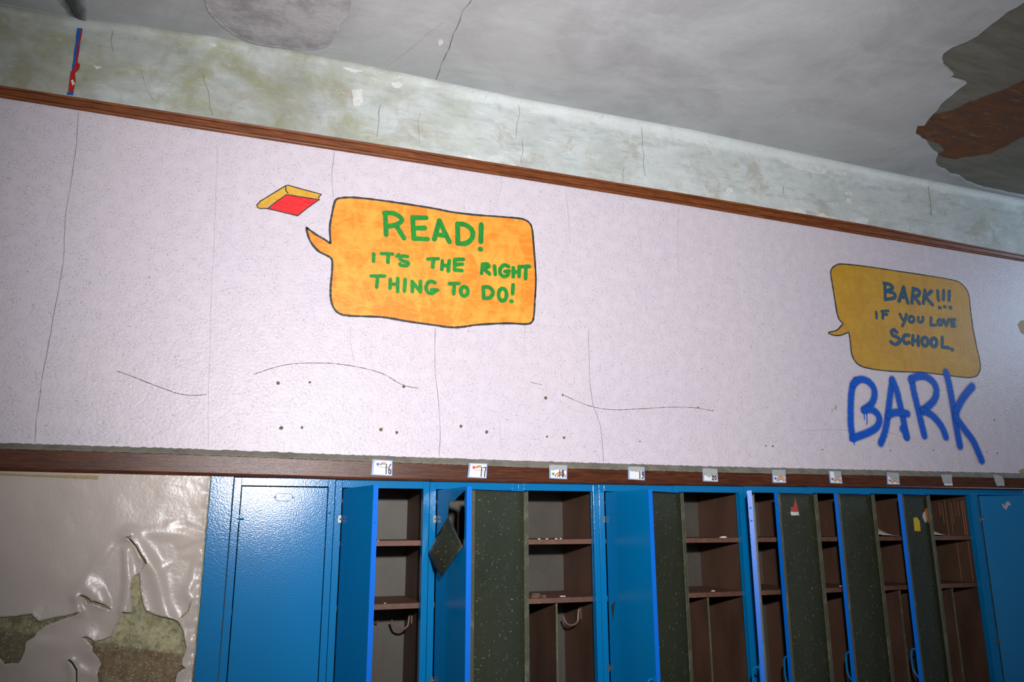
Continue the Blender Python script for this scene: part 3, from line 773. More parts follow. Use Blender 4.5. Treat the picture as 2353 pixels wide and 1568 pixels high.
S1 = 3.92
r1, c1 = bubble('painted_speech_bubble', zoom([(345,188),(362,155),(400,140),(520,135),(720,155),(1000,195),(1250,235),(1400,265),(1600,290),(1800,305),(2000,322),(2070,340),(2110,375),(2128,430),(2140,560),(2155,760),(2160,900),(2150,1080),(2142,1200),(2125,1255),(2070,1275),(1900,1268),(1650,1280),(1500,1300),(1400,1305),(1250,1285),(1000,1250),(800,1215),(600,1205),(480,1200),(395,1182),(340,1130),(315,1050),(312,950),(325,800),(327,715),(318,685),(285,660),(200,615),(130,530),(102,450),(95,408),(110,418),(180,468),(260,515),(306,545),(310,530),(305,400),(325,280)], 680, 420, S1), ORANGE, .0088,
    'orange painted speech bubble with green lettering about reading, on the pale wall')
lettering(r1, c1, [
 (50, [[(803,275),(808,370),(812,470)], [(795,275),(880,278),(945,318),(948,350),(900,380),(815,398)], [(905,392),(935,440),(972,500)],
       [(1050,312),(1056,410),(1062,505)], [(1050,316),(1172,318)], [(1058,412),(1158,410)], [(1062,505),(1185,510)],
       [(1292,345),(1268,430),(1245,512)], [(1292,345),(1335,440),(1382,535)], [(1270,470),(1345,478)],
       [(1455,372),(1456,460),(1457,545)], [(1455,374),(1520,380),(1585,430),(1585,500),(1530,548),(1457,548)],
       [(1668,378),(1666,460),(1664,532)], [(1658,600),(1664,601)]]),
 (38, [[(700,645),(698,710)], [(770,640),(870,645)], [(832,650),(828,718)], [(925,648),(908,666)], [(1005,668),(962,662),(938,685),(965,708),(1008,722),(1000,746),(955,748),(937,735)],
       [(1188,690),(1282,686)], [(1236,694),(1230,762)], [(1318,704),(1313,782)], [(1380,704),(1371,798)], [(1322,748),(1374,748)], [(1430,695),(1427,786)], [(1432,694),(1508,692)], [(1428,740),(1498,736)], [(1428,788),(1493,794)],
       [(1682,738),(1670,818)], [(1680,737),(1722,735),(1735,758),(1684,778)], [(1692,780),(1742,822)], [(1787,754),(1794,828)], [(1915,757),(1872,744),(1838,782),(1842,826),(1880,848),(1910,828),(1914,802)], [(1882,802),(1922,797)], [(1958,768),(1956,848)], [(2010,758),(2009,846)], [(1958,806),(2010,806)], [(2032,758),(2102,756)], [(2070,762),(2066,866)]]),
 (38, [[(678,843),(798,842)], [(735,848),(726,945)], [(850,872),(846,952)], [(916,864),(915,982)], [(850,916),(915,918)], [(983,874),(976,978)], [(1046,892),(1048,982)], [(1046,892),(1082,938),(1120,984)], [(1121,890),(1119,984)], [(1250,902),(1202,892),(1172,938),(1186,988),(1230,998),(1255,976)], [(1220,966),(1276,970)],
       [(1382,912),(1468,909)], [(1426,914),(1420,1002)], ell(1515,980,32,42), [(1686,942),(1691,1042)], [(1686,942),(1738,944),(1774,985),(1750,1036),(1692,1042)], ell(1860,1010,36,56), [(1955,922),(1950,1002)], [(1937,1070),(1945,1071)]]),
], 680, 420, S1, GREEN, ['green|READ!', "green|IT'S|THE|RIGHT", 'green|THING|TO|DO!'])

S2 = 2.9037
r2, c2 = bubble('painted_speech_bubble', zoom([(452,205),(458,170),(485,146),(530,137),(700,155),(900,185),(1100,215),(1270,245),(1330,275),(1370,335),(1385,450),(1400,560),(1425,690),(1447,790),(1445,850),(1415,888),(1340,893),(1200,875),(1050,860),(850,852),(700,832),(630,802),(592,740),(582,650),(572,598),(560,596),(520,612),(470,612),(437,594),(490,580),(525,545),(530,532),(500,490),(480,380),(462,270)], 1753, 560, S2), YELLOW, .0068,
    'ochre yellow painted speech bubble with dark blue lettering, above the blue graffiti')
lettering(r2, c2, [
 (22, [[(812,268),(815,370)], [(806,266),(850,276),(862,300),(820,318)], [(820,318),(872,332),(876,362),(815,374)], [(938,292),(922,340),(906,386)], [(938,292),(950,345),(966,396)], [(918,356),(956,360)],
       [(1003,300),(992,398)], [(1000,302),(1040,315),(1038,345),(1000,354)], [(1010,356),(1044,402)], [(1080,312),(1070,398)], [(1124,318),(1082,358)], [(1084,358),(1130,408)], [(1165,316),(1170,378)], [(1205,316),(1203,374)], [(1243,320),(1240,378)], [(1178,428),(1182,428)], [(1211,422),(1215,423)], [(1248,428),(1252,428)]]),
 (18, [[(755,460),(757,498)], [(800,455),(798,500)], [(792,453),(834,450)], [(800,474),(826,474)], [(914,472),(924,498),(938,512)], [(956,474),(946,515),(930,550)], ell(990,506,18,20), [(1036,492),(1036,518),(1052,526),(1066,514),(1066,490)], [(1122,496),(1119,544)], [(1119,545),(1152,545)], ell(1180,526,14,18), [(1206,508),(1222,548)], [(1222,548),(1240,506)], [(1260,506),(1258,552)], [(1260,506),(1282,508)], [(1258,528),(1276,530)], [(1258,552),(1280,552)]]),
 (22, [[(892,592),(872,576),(856,590),(866,612),(902,630),(914,652),(882,674),(852,656)], [(972,612),(944,614),(934,640),(950,666),(976,660)], [(1000,616),(998,676)], [(1036,620),(1035,680)], [(1000,648),(1035,650)], ell(1080,655,20,28), ell(1140,660,20,28), [(1196,626),(1195,690)], [(1195,691),(1240,696)], [(1260,707),(1264,708)]]),
], 1753, 560, S2, NAVY, ['dark blue|BARK!!!', 'dark blue|IF|YOU|LOVE', 'dark blue|SCHOOL.'])

# painted book
bc = xz([(665,460)])[0]
book = empty('painted_book', (bc[0], 0, bc[1]), 'painted red and yellow book on the wall, left of the orange bubble', 'painting')
B_ = lambda pts: [(x-bc[0], z-bc[1]) for x, z in xz(zoom(pts, 0, 0, 2.941))]
b = MB(); b.prism(B_([(1940,1315),(2150,1350),(2012,1460),(1905,1432),(1800,1410)]), -.0014, -.0002); b.build('cover', RED, book)['label'] = 'red cover'
b = MB(); b.prism(B_([(1735,1388),(1760,1360),(1930,1258),(1945,1253),(2165,1318),(2158,1350),(1940,1313),(1790,1408),(1755,1412),(1738,1402)]), -.0016, -.0002); b.build('page_edges', PAGES, book)['label'] = 'yellow page edges'
b = MB()
for st_ in ([(1735,1388),(1760,1360),(1930,1258),(1945,1253),(2040,1280),(2175,1316)], [(2168,1318),(2152,1335),(2160,1355)], [(1930,1258),(1932,1290),(1948,1310)], [(1810,1408),(1880,1355),(1940,1315)], [(1735,1388),(1740,1404),(1758,1412),(1800,1410)], [(1945,1318),(2050,1335),(2152,1350)], [(2155,1352),(2080,1405),(2012,1460)], [(2012,1460),(1960,1448),(1905,1434),(1800,1410)]):
    q = B_(st_); ribbon(b, rough_edge(q, .02, .0004, False)+[q[-1]], .0042, -.0026, -.0004, None, False, .2)
b.build('outline', BLACK, book)['label'] = 'black outline'

# graffiti
gc = xz([(2095,950)])[0]
gr = empty('spray_graffiti', (gc[0], 0, gc[1]), 'bright blue spray painted word BARK below the ochre speech bubble', 'graffiti')
G = {
 'B': [[(622,915),(596,960),(586,1040),(584,1130),(586,1220),(598,1300)], [(600,940),(628,915),(665,908),(710,928),(738,970),(742,1020),(722,1070),(672,1112)], [(672,1112),(720,1108),(762,1138),(775,1180),(755,1228),(700,1262),(640,1285),(600,1300)]],
 'A': [[(785,1332),(812,1260),(830,1160),(846,1030),(862,912)], [(862,912),(890,980),(912,1070),(932,1160),(956,1290)], [(832,1148),(880,1128),(962,1136)], [(930,1238),(948,1262),(956,1290)]],
 'R': [[(992,905),(1004,980),(1030,1090),(1054,1190),(1076,1282)], [(985,908),(1035,886),(1090,892),(1138,930),(1156,985),(1138,1050),(1066,1114)], [(1066,1114),(1130,1150),(1190,1222),(1218,1290)]],
 'K': [[(1220,862),(1240,940),(1262,1060),(1288,1220),(1312,1350)], [(1395,955),(1340,1020),(1300,1090),(1284,1140)], [(1284,1160),(1340,1238),(1400,1320),(1432,1390),(1456,1448)]],
}
for nm, sts in G.items():
    strips = []
    for k, st_ in enumerate(sts):
        px = zoom(smooth_path(st_, 6), 1753, 560, S2); q = xz(px)
        sc = (P(px[0][0]+1, px[0][1])-P(px[0][0], px[0][1])).length
        y = -.0020-.0006*k-(.0012 if nm == 'K' else 0)
        strips.append(soft_strip('s', [(x-gc[0], y, z-gc[1]) for x, z in q], 12*sc, SPRAY, None, Vector((0,-1,0))))
    o = soft_obj('sprayed_letter', strips, SPRAY, gr); o['label'] = 'sprayed letter '+nm
DRIP = flat('blue_drip_paint', srgb(0,86,200), .4)
for x, y0, y1 in ((605,1300,1345),(672,1120,1175),(690,1125,1208),(1070,1120,1150),(575,1285,1320)):
    q = [(a-gc[0], c-gc[1]) for a, c in xz(zoom([(x,y0),(x+2,(y0+y1)/2),(x+3,y1)], 1753, 560, S2))]
    b = MB(); ribbon(b, q, .004, -.0046, -.0004, lambda t: 1-.4*t); b.build('paint_drip', DRIP, gr)

# ------------------------------------------------------------------ lockers
ZT = 1.800; DEP = .385; FY = -.010; ST = .027
posts = [.038,.416,.798,1.184,1.566,1.948,2.335,2.712,3.072,3.440,3.818,4.196]
b = MB(); b.box(-.045, .036, FY+.002, .02, 0, zt(brdbot,0)+.004); tag(b.build('filler_panel', BLUE, bevel=.002), 'narrow blue filler panel between the peeling wall and the closed locker', 'panel')

def make_locker(i, ang, label, hooks=(), divider=None, plate=False, hole=False, streaks=False, stickers=(), slit=False, scrape=False):
    xl, xr = posts[i], posts[i+1]; w = xr-xl
    root = empty('locker', (xl, 0, 0), label, 'locker', 'blue school lockers built in under the board')
    top = zt(brdbot, (xl+xr)/2)-.0005
    g = .0008
    # frame: stiles and head rail in front
    b = MB(); zh = zt(brdbot,(xl+xr)/2)-.030
    b.box(g, ST, FY, .012, 0, top); b.box(w-ST, w-g, FY, .012, 0, top); b.box(ST, w-ST, FY, .012, zh, top); b.box(ST, w-ST, FY, .012, 0, .05)
    # turned-in lips of the stiles
    b.box(ST-.004, ST, .012, .022, .05, zh); b.box(w-ST, w-ST+.004, .012, .022, .05, zh)
    b.build('frame', BLUE, root, bevel=.0012)
    b = MB()
    b.box(g, .004, .012, DEP, .02, top); b.build('side_panel', BROWN, root)
    b = MB(); b.box(w-.004, w-g, .012, DEP, .02, top); b.build('side_panel', BROWN, root)
    b = MB(); b.box(.004, w-.004, DEP-.004, DEP, .02, top); b.build('back_panel', BACK, root)
    b = MB(); b.box(.004, w-.004, .012, DEP-.004, top-.006, top); b.build('top_panel', BROWN, root)
    b = MB(); b.box(.004, w-.004, .012, DEP-.004, .045, .055); b.build('bottom_panel', BROWN, root)
    for z in (1.548, 1.306):
        b = MB(); b.box(.005, w-.005, .030, DEP-.005, z-.004, z); b.box(.005, w-.005, .026, .030, z-.021, z); b.box(.005, w-.005, .030, .042, z-.021, z-.017)
        b.build('shelf', SHELF, root, bevel=.001)
    if divider:
        b = MB(); b.box(divider-.003, divider+.003, .05, DEP-.005, .06, 1.2855); b.build('divider', BROWN, root)
        b = MB(); b.box(divider-.004, divider+.004, .046, .05, .06, 1.2855); b.build('divider_lip', OLIVELIP, root)
    for kind, u, z in hooks:
        b = MB()
        if kind == 'side':   # big single hook on the right-hand side panel
            pts = [(w-.004, u, z+.045), (w-.012, u, z+.045), (w-.016, u, z+.02), (w-.022, u-.004, z-.005), (w-.045, u-.006, z-.018), (w-.072, u-.004, z-.012), (w-.086, u, z+.012), (w-.088, u, z+.022)]
            b.tube(smooth_path([Vector(p) for p in pts], 4), .0048, 8)
            b.box(w-.008, w-.004, u-.01, u+.01, z+.005, z+.062)
        else:                # double-prong hook on the back
            for sgn in (-1, 1):
                pts = [(u, DEP-.004, z+.03), (u+sgn*.006, DEP-.018, z+.01), (u+sgn*.014, DEP-.034, z-.004), (u+sgn*.018, DEP-.042, z+.014)]
                b.tube(smooth_path([Vector(p) for p in pts], 4), .004, 8)
            b.box(u-.008, u+.008, DEP-.007, DEP-.004, z-.01, z+.05)
        b.build('coat_hook', HOOK, root, smooth=False)
    if streaks:
        for k in range(9):
            y = .05+.02*k+random.uniform(-.006,.006); z1 = 1.745-random.uniform(0,.02); z0 = 1.552+random.choice((0,0,.06,.1))
            b = MB(); b.box(w-.0052, w-.0042, y, y+random.uniform(.002,.005), z0, z1); b.build('dried_streak', STREAK, root)
        for y in (.06,.13):
            b = MB(); b.box(w-.0052, w-.0042, y, y+.003, 1.31, 1.525); b.build('dried_streak', STREAK, root)
    # latch rivet in the right-hand stile
    b = MB(); b.dome((w-ST+.010, FY, 1.655), .0052, '-y'); b.build('rivet', BLUE, root, smooth=True)
    # hinge knuckles on the left stile
    for z in (1.632, 1.02):
        b = MB(); b.box(ST-.011, ST+.001, FY-.004, FY, z-.014, z+.014); b.tube([(ST-.006,FY-.005,z),(ST+.017,FY-.006,z)], .0034, 8)
        b.build('hinge', STEEL if i else BLUE, root)
    # door: local x from the hinge, outside faces -y
    dw = w-2*ST-.0065; z0, z1 = .055, zh-.0045; T = .020
    b = MB(); D_ = [(0,z0),(dw,z0),(dw,z1),(0,z1)]
    if hole:
        hp = [(hx_*dw, hz) for hx_, hz in hole]
        v2, f2 = cdt(D_, [hp], []); n_ = len(v2)
        b.add([(x,0,z) for x,z in v2], f2)
    elif slit:
        v2, f2 = cdt(D_, [[(.020,1.270),(.028,1.235),(.026,1.205),(.058,1.31),(.050,1.29)]], [])
        b.add([(x,0,z) for x,z in v2], f2)
    else:
        b.box(0, dw, 0, .0014, z0, z1)
    door = b.build('door', BLUE, root)
    if ang < 1: door.location = (ST+.0035, FY+.003, 0)
    else: door.location = (ST+.0035, FY-.004, 0)
    door.rotation_euler = (0,0,-math.radians(ang))
    b = MB(); b.box(dw-.0014, dw, .0002, T, z0, z1); b.box(.0014, dw-.0014, .0014, T, z1-.0014, z1); b.box(.0014, dw-.0014, .0014, T, z0, z0+.0014)
    fl = b.build('edge_flange', BLUEEDGE, door); fl['label'] = 'bright blue folded door edge'
    # olive inside of the door with turned lips
    b = MB()
    if hole:
        v2, f2 = cdt([(.002,z0+.002),(dw-.002,z0+.002),(dw-.002,z1-.002),(.002,z1-.002)], [hp], []); b.add([(x,.0022,z) for x,z in v2], f2)
    else: b.box(.002, dw-.002, .0018, .003, z0+.002, z1-.002)
    inn = b.build('inner_face', OLIVE, door); inn['label'] = 'scratched olive inside of the door'
    b = MB(); b.box(.0016, .026, T-.003, T-.0002, z0+.003, z1-.004); b.box(0, .0014, .0002, T, z0, z1); b.box(dw-.020, dw-.0016, T-.003, T-.0002, z0+.003, z1-.004)
    lp = b.build('inner_lip', OLIVELIP, door, bevel=.001); lp['label'] = 'worn olive turned-in lip'
    for z in (z1-.075, z1-.13, .9):
        b = MB(); b.dome((dw, T/2, z), .0045, 'x'); b.build('rivet', BLUEEDGE, door, smooth=True)
    # loop handle near the free edge, on the outside
    zc = .965
    pts = [(dw-.016,-.001,zc+.055),(dw-.016,-.012,zc+.060),(dw-.016,-.026,zc+.050),(dw-.016,-.030,zc+.02),(dw-.016,-.030,zc-.02),(dw-.016,-.024,zc-.045),(dw-.016,-.008,zc-.066),(dw-.016,-.001,zc-.080)]
    b = MB(); b.tube(smooth_path([Vector(p) for p in pts], 4), .0048, 8); b.box(dw-.024, dw-.008, -.003, -.0002, zc-.10, zc+.075)
    b.build('handle', BLUE, door, bevel=.0)
    if plate:
        cx, cz = dw*.5-.004, z1-.038; hw, hh = .037, .0135
        b = MB(); b.prism([(cx-hw,cz),(cx-hw+.011,cz+hh),(cx+hw-.011,cz+hh),(cx+hw,cz),(cx+hw-.011,cz-hh),(cx-hw+.011,cz-hh)], -.0050, -.0001); np_ = b.build('number_plate', BLUE, door, bevel=.0008)
        b = MB(); b.dome((cx-hw+.006,-.0050,cz), .0032, '-y'); b.dome((cx+hw-.006,-.0050,cz), .0032, '-y')
        ribbon(b, [(cx-hw+.012,cz+hh-.003),(cx+hw-.012,cz+hh-.003)], .0016, -.0064, -.0048)
        ribbon(b, [(cx-hw+.012,cz-hh+.003),(cx+hw-.012,cz-hh+.003)], .0016, -.0064, -.0048)
        b.build('plate_relief', BLUE, door)
        b = MB(); ribbon(b, [(cx-hw,cz),(cx-hw+.011,cz+hh),(cx+hw-.011,cz+hh),(cx+hw,cz),(cx+hw-.011,cz-hh),(cx-hw+.011,cz-hh)], .0030, -.0020, -.0001, None, True)  # dark ribbon paints in the shadow outline of the raised plate
        r_ = b.build('plate_shadow_line', DARKBLUE, door); r_['label'] = 'painted shadow line round the number plate'
    for px in stickers:
        mt, pts = px
        b = MB(); b.prism(rough_edge([(a*dw, z) for a, z in pts], .012, .0015), .0031, .0036); b.build('sticker', mt, door)
    if scrape:
        for pts in ([(.36,1.712),(.385,1.716),(.40,1.700),(.43,1.722),(.46,1.730),(.49,1.722),(.505,1.705),(.47,1.708),(.45,1.700),(.43,1.690),(.415,1.682),(.40,1.690),(.375,1.692)],):
            b = MB(); b.prism(rough_edge([(a*dw, z) for a, z in pts], .01, .002), -.0006, -.0001); b.build('scraped_mark', flat('pale_scraped_primer', srgb(176,160,160), .8), door)
    return root, door, dw

L = {}
L[1] = make_locker(0, 0, 'closed blue locker with a number plate, next to the peeling wall', plate=True)
L[2] = make_locker(1, 79, 'blue locker under the card marked 16, door out, bare shelves and hook showing', hooks=(('side',.24,1.20),('back',.235,1.20)))
L[3] = make_locker(2, 85, 'blue locker under the card marked 17, its door punched through with a torn hole',
                   hole=[(.945,1.735),(.93,1.70),(.945,1.64),(.935,1.56),(.90,1.525),(.60,1.60),(.42,1.625),(.40,1.645),(.42,1.70),(.56,1.695),(.74,1.715)])
L[4] = make_locker(3, 156, 'blue locker under card marked 18, olive door inside folded back to its left', hooks=(('side',.20,1.19),), divider=.195)
L[5] = make_locker(4, 84, 'blue locker under the card marked 19, door with a small slit hiding its inside', slit=True)
L[6] = make_locker(5, 152, 'blue locker right of the slit door, olive door folded left, plaster chip on shelf', divider=.19, hooks=(('back',.05,1.20),))
L[7] = make_locker(6, 129, 'blue locker whose open door stands edge-on with a rivet-studded shiny edge')
L[8] = make_locker(7, 167, 'blue locker with a red sticker inside its folded-back olive door',
                   stickers=((STICKR,[(.50,1.735),(.56,1.690),(.62,1.690),(.64,1.668),(.44,1.668),(.46,1.70)]),(WHITEOLD,[(.44,1.668),(.64,1.668),(.64,1.652),(.44,1.652)])))
L[9] = make_locker(8, 167, 'blue locker between the red sticker door and the yellow sticker door', divider=.21)
L[10] = make_locker(9, 161, 'blue locker with yellow and orange stickers inside its door and dried streaks inside', streaks=True, divider=.20,
                   stickers=((STICKY,[(.56,1.640),(.44,1.645),(.36,1.625),(.37,1.575),(.58,1.575)]),(STICKO,[(.02,1.69),(.10,1.69),(.10,1.63),(.02,1.61)]),(DUSTY,[(.12,1.675),(.20,1.665),(.24,1.645),(.18,1.62),(.11,1.615),(.105,1.68)])))
L[11] = make_locker(10, 24, 'blue locker at the right end, door ajar with a pale scraped mark', scrape=True)

# the torn flap hanging from the hole in door 3
root, door, dw = L[3]
F = [(.40,1.645),(.42,1.625),(.60,1.600),(.90,1.525),(.915,1.515),(.66,1.475),(.52,1.440),(.50,1.425),(.20,1.475),(.04,1.505),(.03,1.515)]
F = [(.44,1.640),(.62,1.597),(.925,1.530),(.80,1.490),(.68,1.450),(.54,1.420),(.30,1.450),(.05,1.500),(.20,1.565)]
b = MB()
def flap_y(a, z): return -.004-.035*max(0,(1.64-.12*a-z))/.2-.012*math.sin(max(0,(1.64-.12*a-z))*16)
v2, f2 = cdt([(a*dw, z) for a, z in F], [], [(dw*(.12+.1*i), 1.44+.02*j) for i in range(9) for j in range(10) if inside((dw*(.12+.1*i), 1.44+.02*j), [(a*dw,z) for a,z in F])])
b.add([(x, flap_y(x/dw, z), z) for x, z in v2], f2)
fo = b.build('torn_flap', OLIVE, door, smooth=True); fo['label'] = 'olive flap of torn metal folded down'
so = fo.modifiers.new('solidify', 'SOLIDIFY'); so.thickness = .0016; so.offset = 0

# ------------------------------------------------------------------ name cards along the board
BY = -.0226
def star(cx, cz, r, n=5, r2=.42, rot=0): return [(cx+(r if k % 2 == 0 else r*r2)*math.sin(math.pi*k/n+rot), cz+(r if k % 2 == 0 else r*r2)*math.cos(math.pi*k/n+rot)) for k in range(2*n)]
DIG = {'1': [[(.5,0),(.5,1)]], '6': [[(.75,1),(.35,.75),(.2,.35),(.35,.03),(.7,.05),(.8,.3),(.6,.48),(.25,.36)]], '7': [[(.1,.95),(.85,.95),(.6,.5),(.55,0)]], '0': [[(.5,.98),(.2,.7),(.2,.3),(.5,.02),(.8,.3),(.8,.7),(.5,.98)]],
       '8': [[(.5,.52),(.25,.72),(.5,.98),(.75,.75),(.5,.52),(.2,.25),(.5,.02),(.8,.25),(.5,.52)]], '9': [[(.75,.62),(.45,.5),(.25,.72),(.5,.97),(.78,.85),(.76,.4),(.5,.03),(.25,.1)]], '2': [[(.2,.75),(.45,.98),(.78,.78),(.6,.45),(.15,.04),(.85,.04)]]}
def card(px, label, num=None, art='star', torn=None, mat_star=STARBLUE, numx=.62, nscale=.62, numz=.12, grey=False, slim=False):
    c = xz(px, BY); cx = sum(p[0] for p in c)/4; cz = sum(p[1] for p in c)/4
    root = empty('name_card', (cx, BY, cz), label, 'name card', 'name cards taped along the dark board')
    def uv(u, v):    # card corners given as tl, tr, br, bl
        tl, tr, br, bl = c
        x = (tl[0]*(1-u)+tr[0]*u)*v+(bl[0]*(1-u)+br[0]*u)*(1-v); z = (tl[1]*(1-u)+tr[1]*u)*v+(bl[1]*(1-u)+br[1]*u)*(1-v)
        return (x-cx, z-cz)
    def rect(u0,u1,v0,v1): return [uv(u0,v0), uv(u1,v0), uv(u1,v1), uv(u0,v1)]
    if grey:
        b = MB(); b.prism(rough_edge([uv(*q) for q in grey], .01, .0012), -.0006, -.00005); b.build('tape_residue', TORN, root)
        if slim:
            b = MB(); b.prism(rect(.25,1,.02,.14), -.001, -.0004); b.build('sheet', PAPER, root)
            b = MB(); b.prism(star(*uv(.62,.25), .005), -.0012, -.0005); b.build('star_print', STARBLUE, root)
        return root
    b = MB(); b.prism(rect(0,1,0,1), -.0006, -.00005); b.build('border', FRAMEBLUE, root)
    b = MB(); b.prism(rect(.09,.95,.06,.93), -.0010, -.0004); b.build('sheet', PAPER, root)
    wd = math.dist(uv(0,.5), uv(1,.5)); ht = math.dist(uv(.5,0), uv(.5,1))
    if art == 'star':
        b = MB(); b.prism(star(*uv(.28,.70), ht*.17, rot=.3), -.0014, -.0008); b.build('star_print', mat_star, root)
        for k, mt in enumerate((RB1, RB2, RB3)):
            b = MB(); ribbon(b, [uv(.38,.70-.045*k+.05), uv(.5,.78-.045*k+.04), uv(.66,.80-.045*k+.03)], ht*.045, -.0013, -.0008); b.build('rainbow_band', mt, root)
        for k in range(7):
            b = MB(); u = .36+.07*k; b.prism(rect(u, u+.05, .52-.003*k, .56-.003*k), -.0013, -.0008); b.build('printed_text', STARRED if mat_star == STARRED else INK, root)
    elif art == 'small':
        b = MB(); b.prism(star(*uv(.24,.68), ht*.10, rot=.2), -.0014, -.0008); b.build('star_print', mat_star, root)
        for k in range(5):
            b = MB(); u = .40+.05*k; b.prism(rect(u, u+.035, .60, .64), -.0013, -.0008); b.build('printed_text', STARGREEN, root)
    elif art == 'rainbow':
        o = uv(.22,.34); b = MB(); b.prism(star(o[0], o[1], ht*.15, 7, .5), -.0014, -.0008); b.build('star_print', mat_star, root)
        for k, mt in enumerate((RB1, RB2, RB3)):
            b = MB(); R_ = .30-.07*k
            ribbon(b, [uv(.62+R_*math.cos(a), .12+R_*1.15*math.sin(a)) for a in [math.pi*(1-j/10) for j in range(11)]], ht*.065, -.0013-.00005*k, -.0008); b.build('rainbow_band', mt, root)
    if torn:
        b = MB(); b.prism(rough_edge([uv(*q) for q in torn], .008, .0012), -.0018, -.0012); b.build('tape_residue', TORN, root)
    if num:
        b = MB()
        for k, ch in enumerate(num):
            for st_ in DIG[ch]:
                q = smooth_path([uv(numx+k*.17+.16*(a), numz+nscale*h) for a, h in st_], 4) if len(st_) > 2 else [uv(numx+k*.17+.16*a, numz+nscale*h) for a, h in [st_[0], (.5,.5), st_[1]]]
                brush(b, q, wd*.06, -.0022-.0002*k, -.0014)
        b.build('number', INK, root)
    return root
def r_(x0, y0, x1, y1, sk=0): return [(x0, y0), (x1, y0+sk), (x1, y1+sk), (x0, y1)]
T5 = 3.9217
card([(856,1056),(902,1058.5),(901,1094.5),(853,1092)], 'white name card with blue star and number 16, leftmost along the board', '16', 'star', torn=[(.05,.75),(.0,.92),(.06,1.0),(.16,1.0),(.14,.82)])
card([(1078,1064),(1120,1065.5),(1118,1100),(1074,1098)], 'white name card with red star shooting a rainbow and number 17', '17', 'star', mat_star=STARRED)
card([(1262,1068.5),(1303,1069.5),(1303,1102),(1262,1100)], 'name card with green splat and rainbow, number 18, torn grey top', '18', 'rainbow', mat_star=STARGREEN, torn=[(0,.60),(.3,.62),(.6,.70),(.82,.60),(1,.62),(1,1),(0,1)], numx=.50, nscale=.5, numz=.15)
card([(1443,1072),(1481,1073.5),(1481.5,1104.5),(1443,1102)], 'mostly white name card with small blue star and number 19', '19', 'small', torn=[(.05,.66),(.95,.66),(1.0,.9),(.94,1),(.06,1),(0,.9)], nscale=.52)
card([(1614,1076),(1648,1078),(1650,1108),(1615,1106.5)], 'torn name card with only the foot of number 20 left on its white corner', '20', None, torn=[(0,.52),(.25,.42),(.47,.28),(.5,.50),(.62,.30),(.85,.42),(1.0,.46),(1.0,.85),(.92,1),(.0,1)], numx=.58, nscale=.32, numz=.14)
card([(1774,1080),(1804,1080),(1806.5,1110.5),(1775,1110)], 'torn name card with blue star and rainbow, above the edge-on open door', None, 'rainbow', torn=[(0,.60),(.4,.48),(.6,.50),(1.0,.44),(1.0,1),(.1,1),(0,.9)])
card([(1904,1082),(1932,1083.5),(1936,1112),(1907,1111)], 'torn name card, left side white with a star, above the red sticker door', None, 'rainbow', torn=[(.38,.95),(.42,.45),(.55,.40),(.80,.40),(.95,.55),(.97,1),(.6,.96)])
card([(2037,1086),(2065,1087),(2067.5,1114.5),(2038.5,1114)], 'torn name card with slanting grey tear, star and rainbow, above the yellow sticker door', None, 'rainbow', torn=[(.0,.85),(.35,.45),(.60,.42),(1.0,.25),(1.0,.95),(.9,1),(.0,1)])
card([(2162,1090),(2187,1089.5),(2189,1116.5),(2164,1116)], 'grey torn card remnant with a white strip at its foot', grey=[(.0,1),(.25,.95),(.45,.98),(.7,.93),(.98,1),(1.0,.0),(.25,.0),(.1,.4)], slim=True)
card([(2282,1090),(2306,1093),(2308,1117.5),(2286,1117)], 'plain grey scrap of torn card at the right end of the board', grey=[(.0,1),(.2,.92),(.4,1),(.8,.9),(1.0,.6),(1.0,.0),(.2,.0),(.05,.5)])

# ------------------------------------------------------------------ odds and ends on the shelves
SH1, SH2 = 1.548, 1.306
def slope_paper(name, i, u0, u1, h, label, y=.06, mat=DUSTY):
    xl = posts[i]; b = MB(); vs = []; fs = []; N, K = 14, 6
    for a in range(N+1):
        t = a/N; z = h*(1-t)**1.25
        for k in range(K+1):
            s = k/K; vs.append((u0+(u1-u0)*t, .10*s, .0012+z*(.12+.88*math.sin(s*math.pi/2))+.003*math.sin(t*9+s*4)*(1-t)))
    for a in range(N):
        for k in range(K): fs.append((a*(K+1)+k, (a+1)*(K+1)+k, (a+1)*(K+1)+k+1, a*(K+1)+k+1))
    b.add(vs, fs); o = b.build(name, mat, None, smooth=True, loc=(xl, y, SH1))
    so = o.modifiers.new('solidify', 'SOLIDIFY'); so.thickness = .0008; so.offset = 1
    return tag(o, label, 'paper', 'papers on the top shelves')
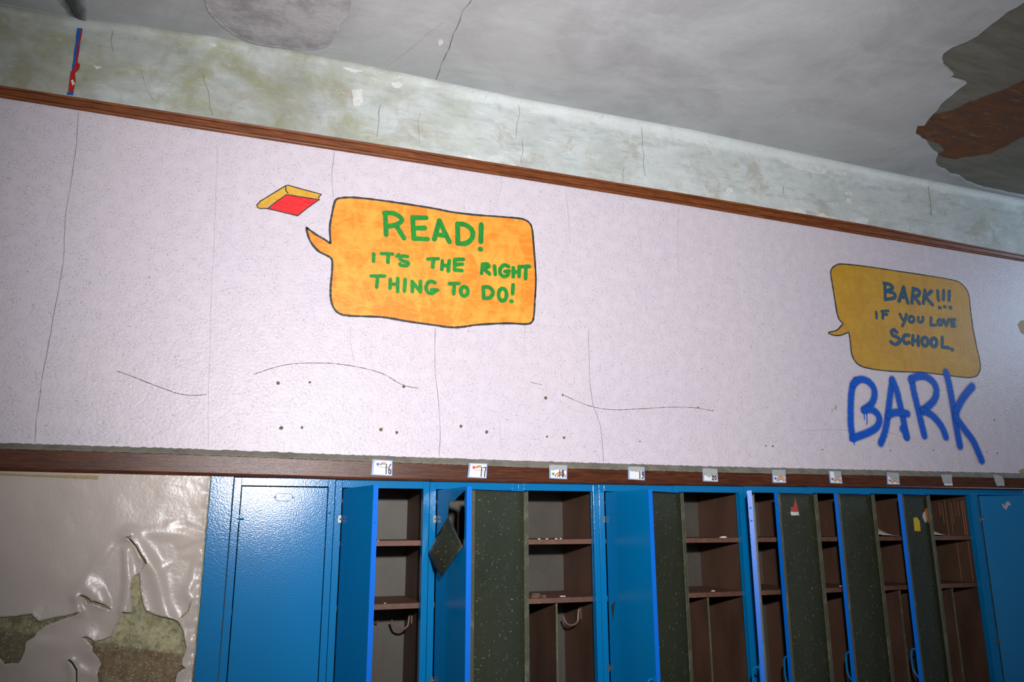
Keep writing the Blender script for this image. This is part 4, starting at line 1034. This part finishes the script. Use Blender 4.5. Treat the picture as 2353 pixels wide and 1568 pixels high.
slope_paper('paper_sheet', 8, .05, .27, .150, 'curled dusty paper on the top shelf left of the yellow sticker door')
slope_paper('paper_sheet', 9, .02, .26, .150, 'curled dusty paper on the top shelf of the streaked locker')
def chip(x, y, z, r, label, mat=CHIP, name='plaster_chip', cat='debris', flat_=.35):
    b = MB(); n_ = 9; ring = [(r*random.uniform(.6,1.1)*math.cos(2*math.pi*k/n_), r*random.uniform(.5,.9)*math.sin(2*math.pi*k/n_)) for k in range(n_)]
    h = r*flat_
    b.add([(a, c, 0) for a, c in ring]+[(a*.8, c*.8, h*random.uniform(.6,1.1)) for a, c in ring], [tuple(range(n_-1,-1,-1)), tuple(range(n_,2*n_))]+[(k,(k+1)%n_,(k+1)%n_+n_,k+n_) for k in range(n_)])
    return tag(b.build(name, mat, None, loc=(x, y, z+.0002)), label, cat, 'crumbs of debris on locker shelves')
chip(posts[1]+.19, .06, SH1, .006, 'white crumb on the top shelf of the locker under card 16')
chip(posts[1]+.225, .05, SH2, .006, 'white crumb on the lower shelf of the locker under card 16')
chip(posts[5]+.31, .07, SH1, .022, 'white plaster chip on the top shelf, right of the slit door', flat_=.3)
chip(posts[5]+.235, .07, SH2, .014, 'pale sliver on the lower shelf, right of the slit door', mat=DUSTY)
chip(posts[3]+.235, .07, SH2, .014, 'pale curl of plaster on lower shelf under card 18', mat=DUSTY)
for k, (dx, dy, r) in enumerate(((.10,.06,.020),(.125,.10,.022),(.145,.065,.016))):
    chip(posts[3]+dx, dy, SH2, r, 'brown dried flake in the heap on the lower shelf under card 18', mat=LEAF, name='dried_flake', flat_=.7)
for k, (dx, dy) in enumerate(((.12,.05),(.16,.06),(.20,.05),(.23,.07))):
    chip(posts[3]+dx, dy, SH1, .007, 'white crumb in the row on the top shelf under card 18', flat_=.5)
for k, (dx, dy) in enumerate(((.23,.05),(.27,.05))):
    chip(posts[7]+dx, dy, SH1, .012, 'white crumb on the top shelf behind the red sticker door', flat_=.3)
chip(posts[7]+.24, .08, SH2, .026, 'pale scrap on the lower shelf behind the red sticker door', flat_=.2, mat=DUSTY)
